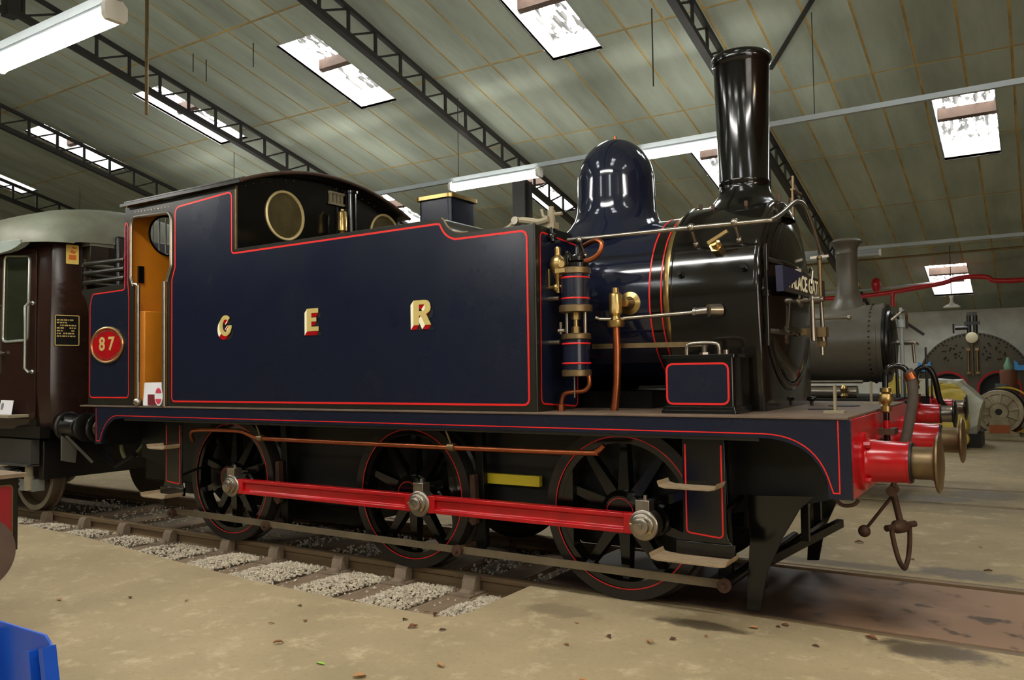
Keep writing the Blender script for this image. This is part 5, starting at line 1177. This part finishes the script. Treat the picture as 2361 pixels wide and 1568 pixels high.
M_('pedestal', G().prism([(3.32,0.08),(3.36,0.14),(3.47,0.20),(3.52,0.48),(3.84,0.48),(3.90,0.20),(4.05,0.14),(4.06,0.08)], XZ, 14.32, 14.45), MOT)
M_('orange_plate', G().box(3.50,3.88,14.30,14.318,0.15,0.32), mat('rust_orange',(176,96,48),0.6))
M_('base', G().box(3.20,4.16,14.2,15.6,0.0,0.085), MOT, bevel=0.01)

SH = thing('sheeted_machine', 'machine covered with torn yellow and white sheeting behind the red buffers', 'covered machine', (2.6, 12.6, 0))
def sheet(poly, y0, y1, m, nm, amp=0.05, seed=1):
    rs = random.Random(seed); g = G(); g.prism(poly, XZ, y0, y1); 
    me = g.mesh(nm, 0); bm = bmesh.new(); bm.from_mesh(me); bmesh.ops.triangulate(bm, faces=bm.faces)
    bmesh.ops.subdivide_edges(bm, edges=bm.edges, cuts=3, use_grid_fill=True)
    for v in bm.verts:
        if v.co.z > 0.05: v.co += Vector((rs.uniform(-amp,amp)*0.4, rs.uniform(-amp,amp), rs.uniform(-amp,amp)*0.4))
    bm.to_mesh(me); bm.free(); return ob(nm, me, m, SH)
SHY = mat('yellow_sheeting',(206,184,80),0.4,var=0.35,vscale=3); SHW = mat('white_sheeting',(206,206,186),0.4,var=0.25,vscale=3)
sheet([(1.85,0.25),(1.85,1.45),(2.25,1.34),(3.10,1.32),(3.50,0.90),(3.35,0.25)], 12.4, 13.4, SHW, 'white_sheet', 0.05, 2)
sheet([(1.80,0.3),(1.80,1.46),(2.02,1.42),(2.22,1.10),(2.30,0.70),(2.2,0.35)], 12.18, 12.28, SHY, 'yellow_sheet', 0.025, 3)
sheet([(2.55,0.55),(2.50,1.12),(2.66,1.28),(3.04,1.26),(3.24,1.02),(3.26,0.55)], 12.18, 12.28, SHY, 'yellow_sheet', 0.025, 4)
ob('yellow_drum', G().lathe((2.98,12.1,0.46),(0,-1,0),[(0.30,0),(0.30,0.3),(0.26,0.36),(0,0.38)],30), SHY, SH)
ob('yellow_foot', G().lathe((3.14,11.9,0.20),(0,-1,0),[(0.14,0),(0.14,0.2),(0.1,0.24),(0,0.25)],24), SHY, SH)
ob('skid', G().box(1.9,3.45,12.2,13.4,0.0,0.26), FRAMEB, SH)
BA = thing('wooden_barrel', 'brown wooden barrel with a glass jar on top before the old boiler', 'barrel', (3.85, 15.9, 0))
ob('staves', G().lathe((3.85,15.9,0),(0,0,1),[(0.2,0),(0.235,0.35),(0.24,0.6),(0.2,0.95),(0.17,0.96),(0.18,1.45),(0.16,1.5)],24), mat('barrel_brown',(120,70,44),0.6,var=0.3,vscale=5), BA)
ob('green_base', G().box(3.58,3.80,15.7,15.9,0.0,1.18), mat('grey_green_box',(96,106,98),0.6), BA)
ob('jar', G().lathe((3.85,15.9,1.5),(0,0,1),[(0.09,0),(0.10,0.1),(0.05,0.2),(0.03,0.28),(0.0,0.29)],16), mat('green_jar',(120,160,130),0.15), BA)

RPM = mat('sprinkler_red',(176,24,28),0.35)
rd = thing('red_pipe', 'red sprinkler pipe with a bend running below the far rooflight', 'pipe', (2.110,15.000,3.414))
ob('main_run', G().tube(smooth_path([(-5.529,15.000,3.281),(0.009,15.000,3.319),(1.251,15.000,3.348),(2.301,15.000,3.472),(2.683,15.000,3.529),(2.922,15.000,3.605),(3.256,15.000,3.624),(3.542,15.000,3.586),(3.685,15.000,3.500),(4.306,15.000,3.472),(5.929,15.000,3.472)],5),0.055,12), RPM, rd)
ob('alarm_gong', G().lathe((1.231,15.000,3.510),(0,0,1),[(0.05,-0.1),(0.10,0.0),(0.11,0.1),(0.08,0.2),(0.03,0.24)],18), RPM, rd)
ob('drop_pipe', G().tube([(1.585,15.000,3.367),(1.585,15.000,3.032)],0.05,10), RPM, rd)
tag(ob('grey_conduit', G().tube([(-5.535,15.300,3.463),(0.675,15.300,3.492),(3.064,15.300,3.588)],0.03,8), LAMPBODY), 'thin grey conduit running just above the red pipe', 'conduit')
tag(ob('eaves_pipe', G().tube([(-4,13.4,3.98),(8,13.4,4.02)],0.025,8), TARBRASS), 'thin brown pipe along the ceiling above the far rooflight', 'pipe')
PL = thing('pendant_lamp', 'small white enamel pendant lamp hanging below the far rooflight', 'pendant lamp', (2.89, 14, 2.93))
ob('shade', G().lathe((2.89,14,2.88),(0,0,1),[(0.17,0),(0.16,0.03),(0.07,0.08),(0.04,0.11),(0.03,0.20),(0.045,0.22),(0.045,0.26)],24), WHITE, PL)
ob('cord', G().cyl((2.89,14,3.14),(2.89,14,roof_z(14)),0.008,n=6), DARKWIRE, PL)
tag(ob('loose_wall_strut', G().bar((0.9,17.9,3.25),(1.9,18.1,2.45),0.07,0.07), DARKSTEEL), 'dark slanting strut against the white wall beside the smaller engine', 'strut')

# ================================================================== FOREGROUND LEFT
NGL = thing('buffer_stock', 'red and black buffer beam with a large brown buffer at the left edge', 'wagon', (-1.6, -3.8, 0))
ob('buffer_disc', G().lathe((-0.86,-3.80,0.58),(1,-0.12,0),[(0.05,-0.30),(0.05,-0.02),(0.10,-0.012),(0.218,-0.006),(0.224,0.0),(0.222,0.008),(0.15,0.018),(0,0.024)],56), mat('buffer_brown',(104,86,78),0.45,metal=0.3,var=0.3,vscale=7), NGL)
bmz = ob('beam', G().box(-1.30,-1.20,-4.9,-3.385,0.50,0.975), CARBLACK, NGL, bevel=0.006)
ob('red_panel', G().prism(rnd([(-4.85,0.53),(-3.425,0.53),(-3.425,0.925),(-4.85,0.925)],0.03), YZ, -1.199, -1.196), mat('beam_crimson',(140,26,34),0.4), bmz)
ob('panel_lining', G().ribbon(rnd([(-4.85,0.53),(-3.425,0.53),(-3.425,0.925),(-4.85,0.925)],0.03), 0.010, YZ, -1.194), TARBRASS, bmz)
ob('deck', G().box(-3.4,-1.14,-4.9,-3.36,0.975,1.0), SLEEPM, NGL)
ob('side_frame', G().box(-3.4,-1.3,-3.45,-3.40,0.45,0.975), CARBLACK, NGL)
ob('wheel', G().lathe((-2.2,-3.6,0.30),(0,1,0),[(0.0,0),(0.28,0),(0.30,0.02),(0.30,0.09),(0,0.09)],36,caps=False), FRAMEB, NGL)
ob('wheel', G().lathe((-2.2,-4.7,0.30),(0,1,0),[(0.0,0),(0.28,0),(0.30,0.02),(0.30,0.09),(0,0.09)],36,caps=False), FRAMEB, NGL)

BS = thing('folding_barrier', 'bright blue plastic folding sign panel at the bottom left corner', 'barrier', (1.05, -4.48, 0))
z1 = 0.65
ob('panel', G().prism([(0.62,0.03),(1.46,0.03),(1.33,z1-0.04),(1.27,z1),(0.62,z1)], lambda a,b,t: (a, t, b), -4.50, -4.488), BLUEP, BS, bevel=0.003)
ob('edge_rib', G().bar((1.455,-4.515,0.03),(1.322,-4.515,z1-0.03),0.03,0.05,(0,1,0)), BLUEP, BS)
ob('inner_rib', G().bar((1.36,-4.53,0.03),(1.255,-4.53,z1-0.05),0.025,0.045,(0,1,0)), BLUEP, BS)
ob('left_rib', G().bar((0.99,-4.52,0.03),(0.93,-4.52,z1-0.03),0.035,0.05,(0,1,0)), BLUEP, BS)
ob('hinge_tab', G().box(1.215,1.255,-4.54,-4.50,z1-0.10,z1-0.06), BLUEP, BS)

# ---- dry leaves blown over the concrete
LEAFM = [mat('leaf_brown',(134,84,52),0.8,objvar=0.3), mat('leaf_tan',(176,130,84),0.8,objvar=0.3), mat('leaf_dark',(84,54,38),0.8,objvar=0.3)]
def leaf_mesh(seed):
    rs = random.Random(seed); v = []; f = []
    for i in range(6):
        t = i/5; w_ = 0.42*math.sin(PI*min(1,t*0.95+0.03))*rs.uniform(0.7,1.1); c = 0.35*math.sin(t*2.6+rs.random())
        v += [(t-0.5,-w_,c*0.5+0.25*w_+0.15),(t-0.5,0.0,c*0.5+0.03),(t-0.5,w_,c*0.5+0.3*w_+0.12)]
    for i in range(5):
        a = i*3; f += [(a,a+3,a+4,a+1),(a+1,a+4,a+5,a+2)]
    zmin = min(p[2] for p in v); v = [(x,y,z-zmin+0.02) for x,y,z in v]
    return G().add(v, f).mesh('dry_leaf')
LMS = []
for k in range(6):
    me = leaf_mesh(k+20); me.materials.append(LEAFM[k%3]); LMS.append(me)
rs = random.Random(12)
spots = [(0.70,-1.66,-0.0),(0.80,-1.70,0),(0.88,-1.64,0),(0.98,-1.72,0),(0.92,-1.80,0),(1.02,-1.83,0),(0.85,-1.58,0),(1.05,-1.68,0),
         (0.05,-2.12,0),(0.35,-2.35,0),(0.2,-2.5,0),(1.25,-2.05,0),(0.55,-2.75,0),(1.62,-2.55,0),(2.2,-1.65,0),(2.05,-1.9,0),(2.45,-1.62,0),(2.55,-1.5,0),(2.7,-1.35,0),(2.9,-1.05,0),(3.02,-0.95,0),(3.05,-0.9,0),
         (2.4,-2.35,0),(2.3,-2.6,0),(2.75,-2.6,0),(2.9,-2.1,0),(3.3,-1.2,0),(3.55,-0.9,0),(1.9,-1.5,0),(-1.2,-2.6,0),(-0.75,-2.45,0),(-1.6,-2.9,0),(3.5,1.4,0),(3.0,1.9,0),(3.95,2.2,0),(4.05,1.25,0),(2.75,1.5,0),(1.35,-2.9,0),(0.9,-2.0,0),(1.05,-2.1,0)]
for k, (x, y, z) in enumerate(spots):
    pit = x < 1.15 and y > -1.78
    s_ = rs.uniform(0.035, 0.075)
    o = ob('dry_leaf', LMS[k % 6], None, None, (x, y, (-0.10 if pit else 0.0))); o.scale = (s_, s_*rs.uniform(0.6,1), s_*0.8); o.rotation_euler = (0, 0, rs.uniform(0, 6.28))
    hue = ('brown', 'pale tan', 'dark brown')[k % 3]; where = ('in the corner of the ballast pit' if pit else 'by the guard iron and flangeway' if 2.6 < x < 3.7 and -1.4 < y < -0.8 else 'on the far concrete beyond the buffers' if y > 1 else 'in front of the leading wheel' if x > 1.8 and y > -2 else 'in the foreground below the leading wheel' if x > 1.8 else 'beside the end of the ballast pit' if x > 0.8 and y > -2.2 else 'on the left foreground concrete' if x < -0.5 else 'on the foreground concrete below the ballast')
    tag(o, 'small curled %s dry leaf %s' % (hue, where), 'leaf', 'dry leaves on the concrete floor')
me = leaf_mesh(77); me.materials.append(mat('leaf_green',(140,180,60),0.6))
o = ob('green_leaf', me, None, None, (1.02,-2.86,0.0)); o.scale = (0.07,0.04,0.02); tag(o, 'single fresh green leaf on the concrete at the bottom edge', 'leaf')

# ---- unseen lamp added on the brick end wall to warm the light
WLm = thing('added_wall_lamp', 'added warm fill lamp, unseen, on the brick wall behind the photographer', 'added fill lamp', (X_B-0.05, -3.0, 4.2))
ob('added_lamp_case', G().box(X_B-0.12,X_B-0.02,-3.25,-2.75,4.05,4.40), CARBLACK, WLm)
ob('added_lamp_glass', G().box(X_B-0.14,X_B-0.12,-3.22,-2.78,4.08,4.37), WARMFILL, WLm)
bpy.context.view_layer.update()
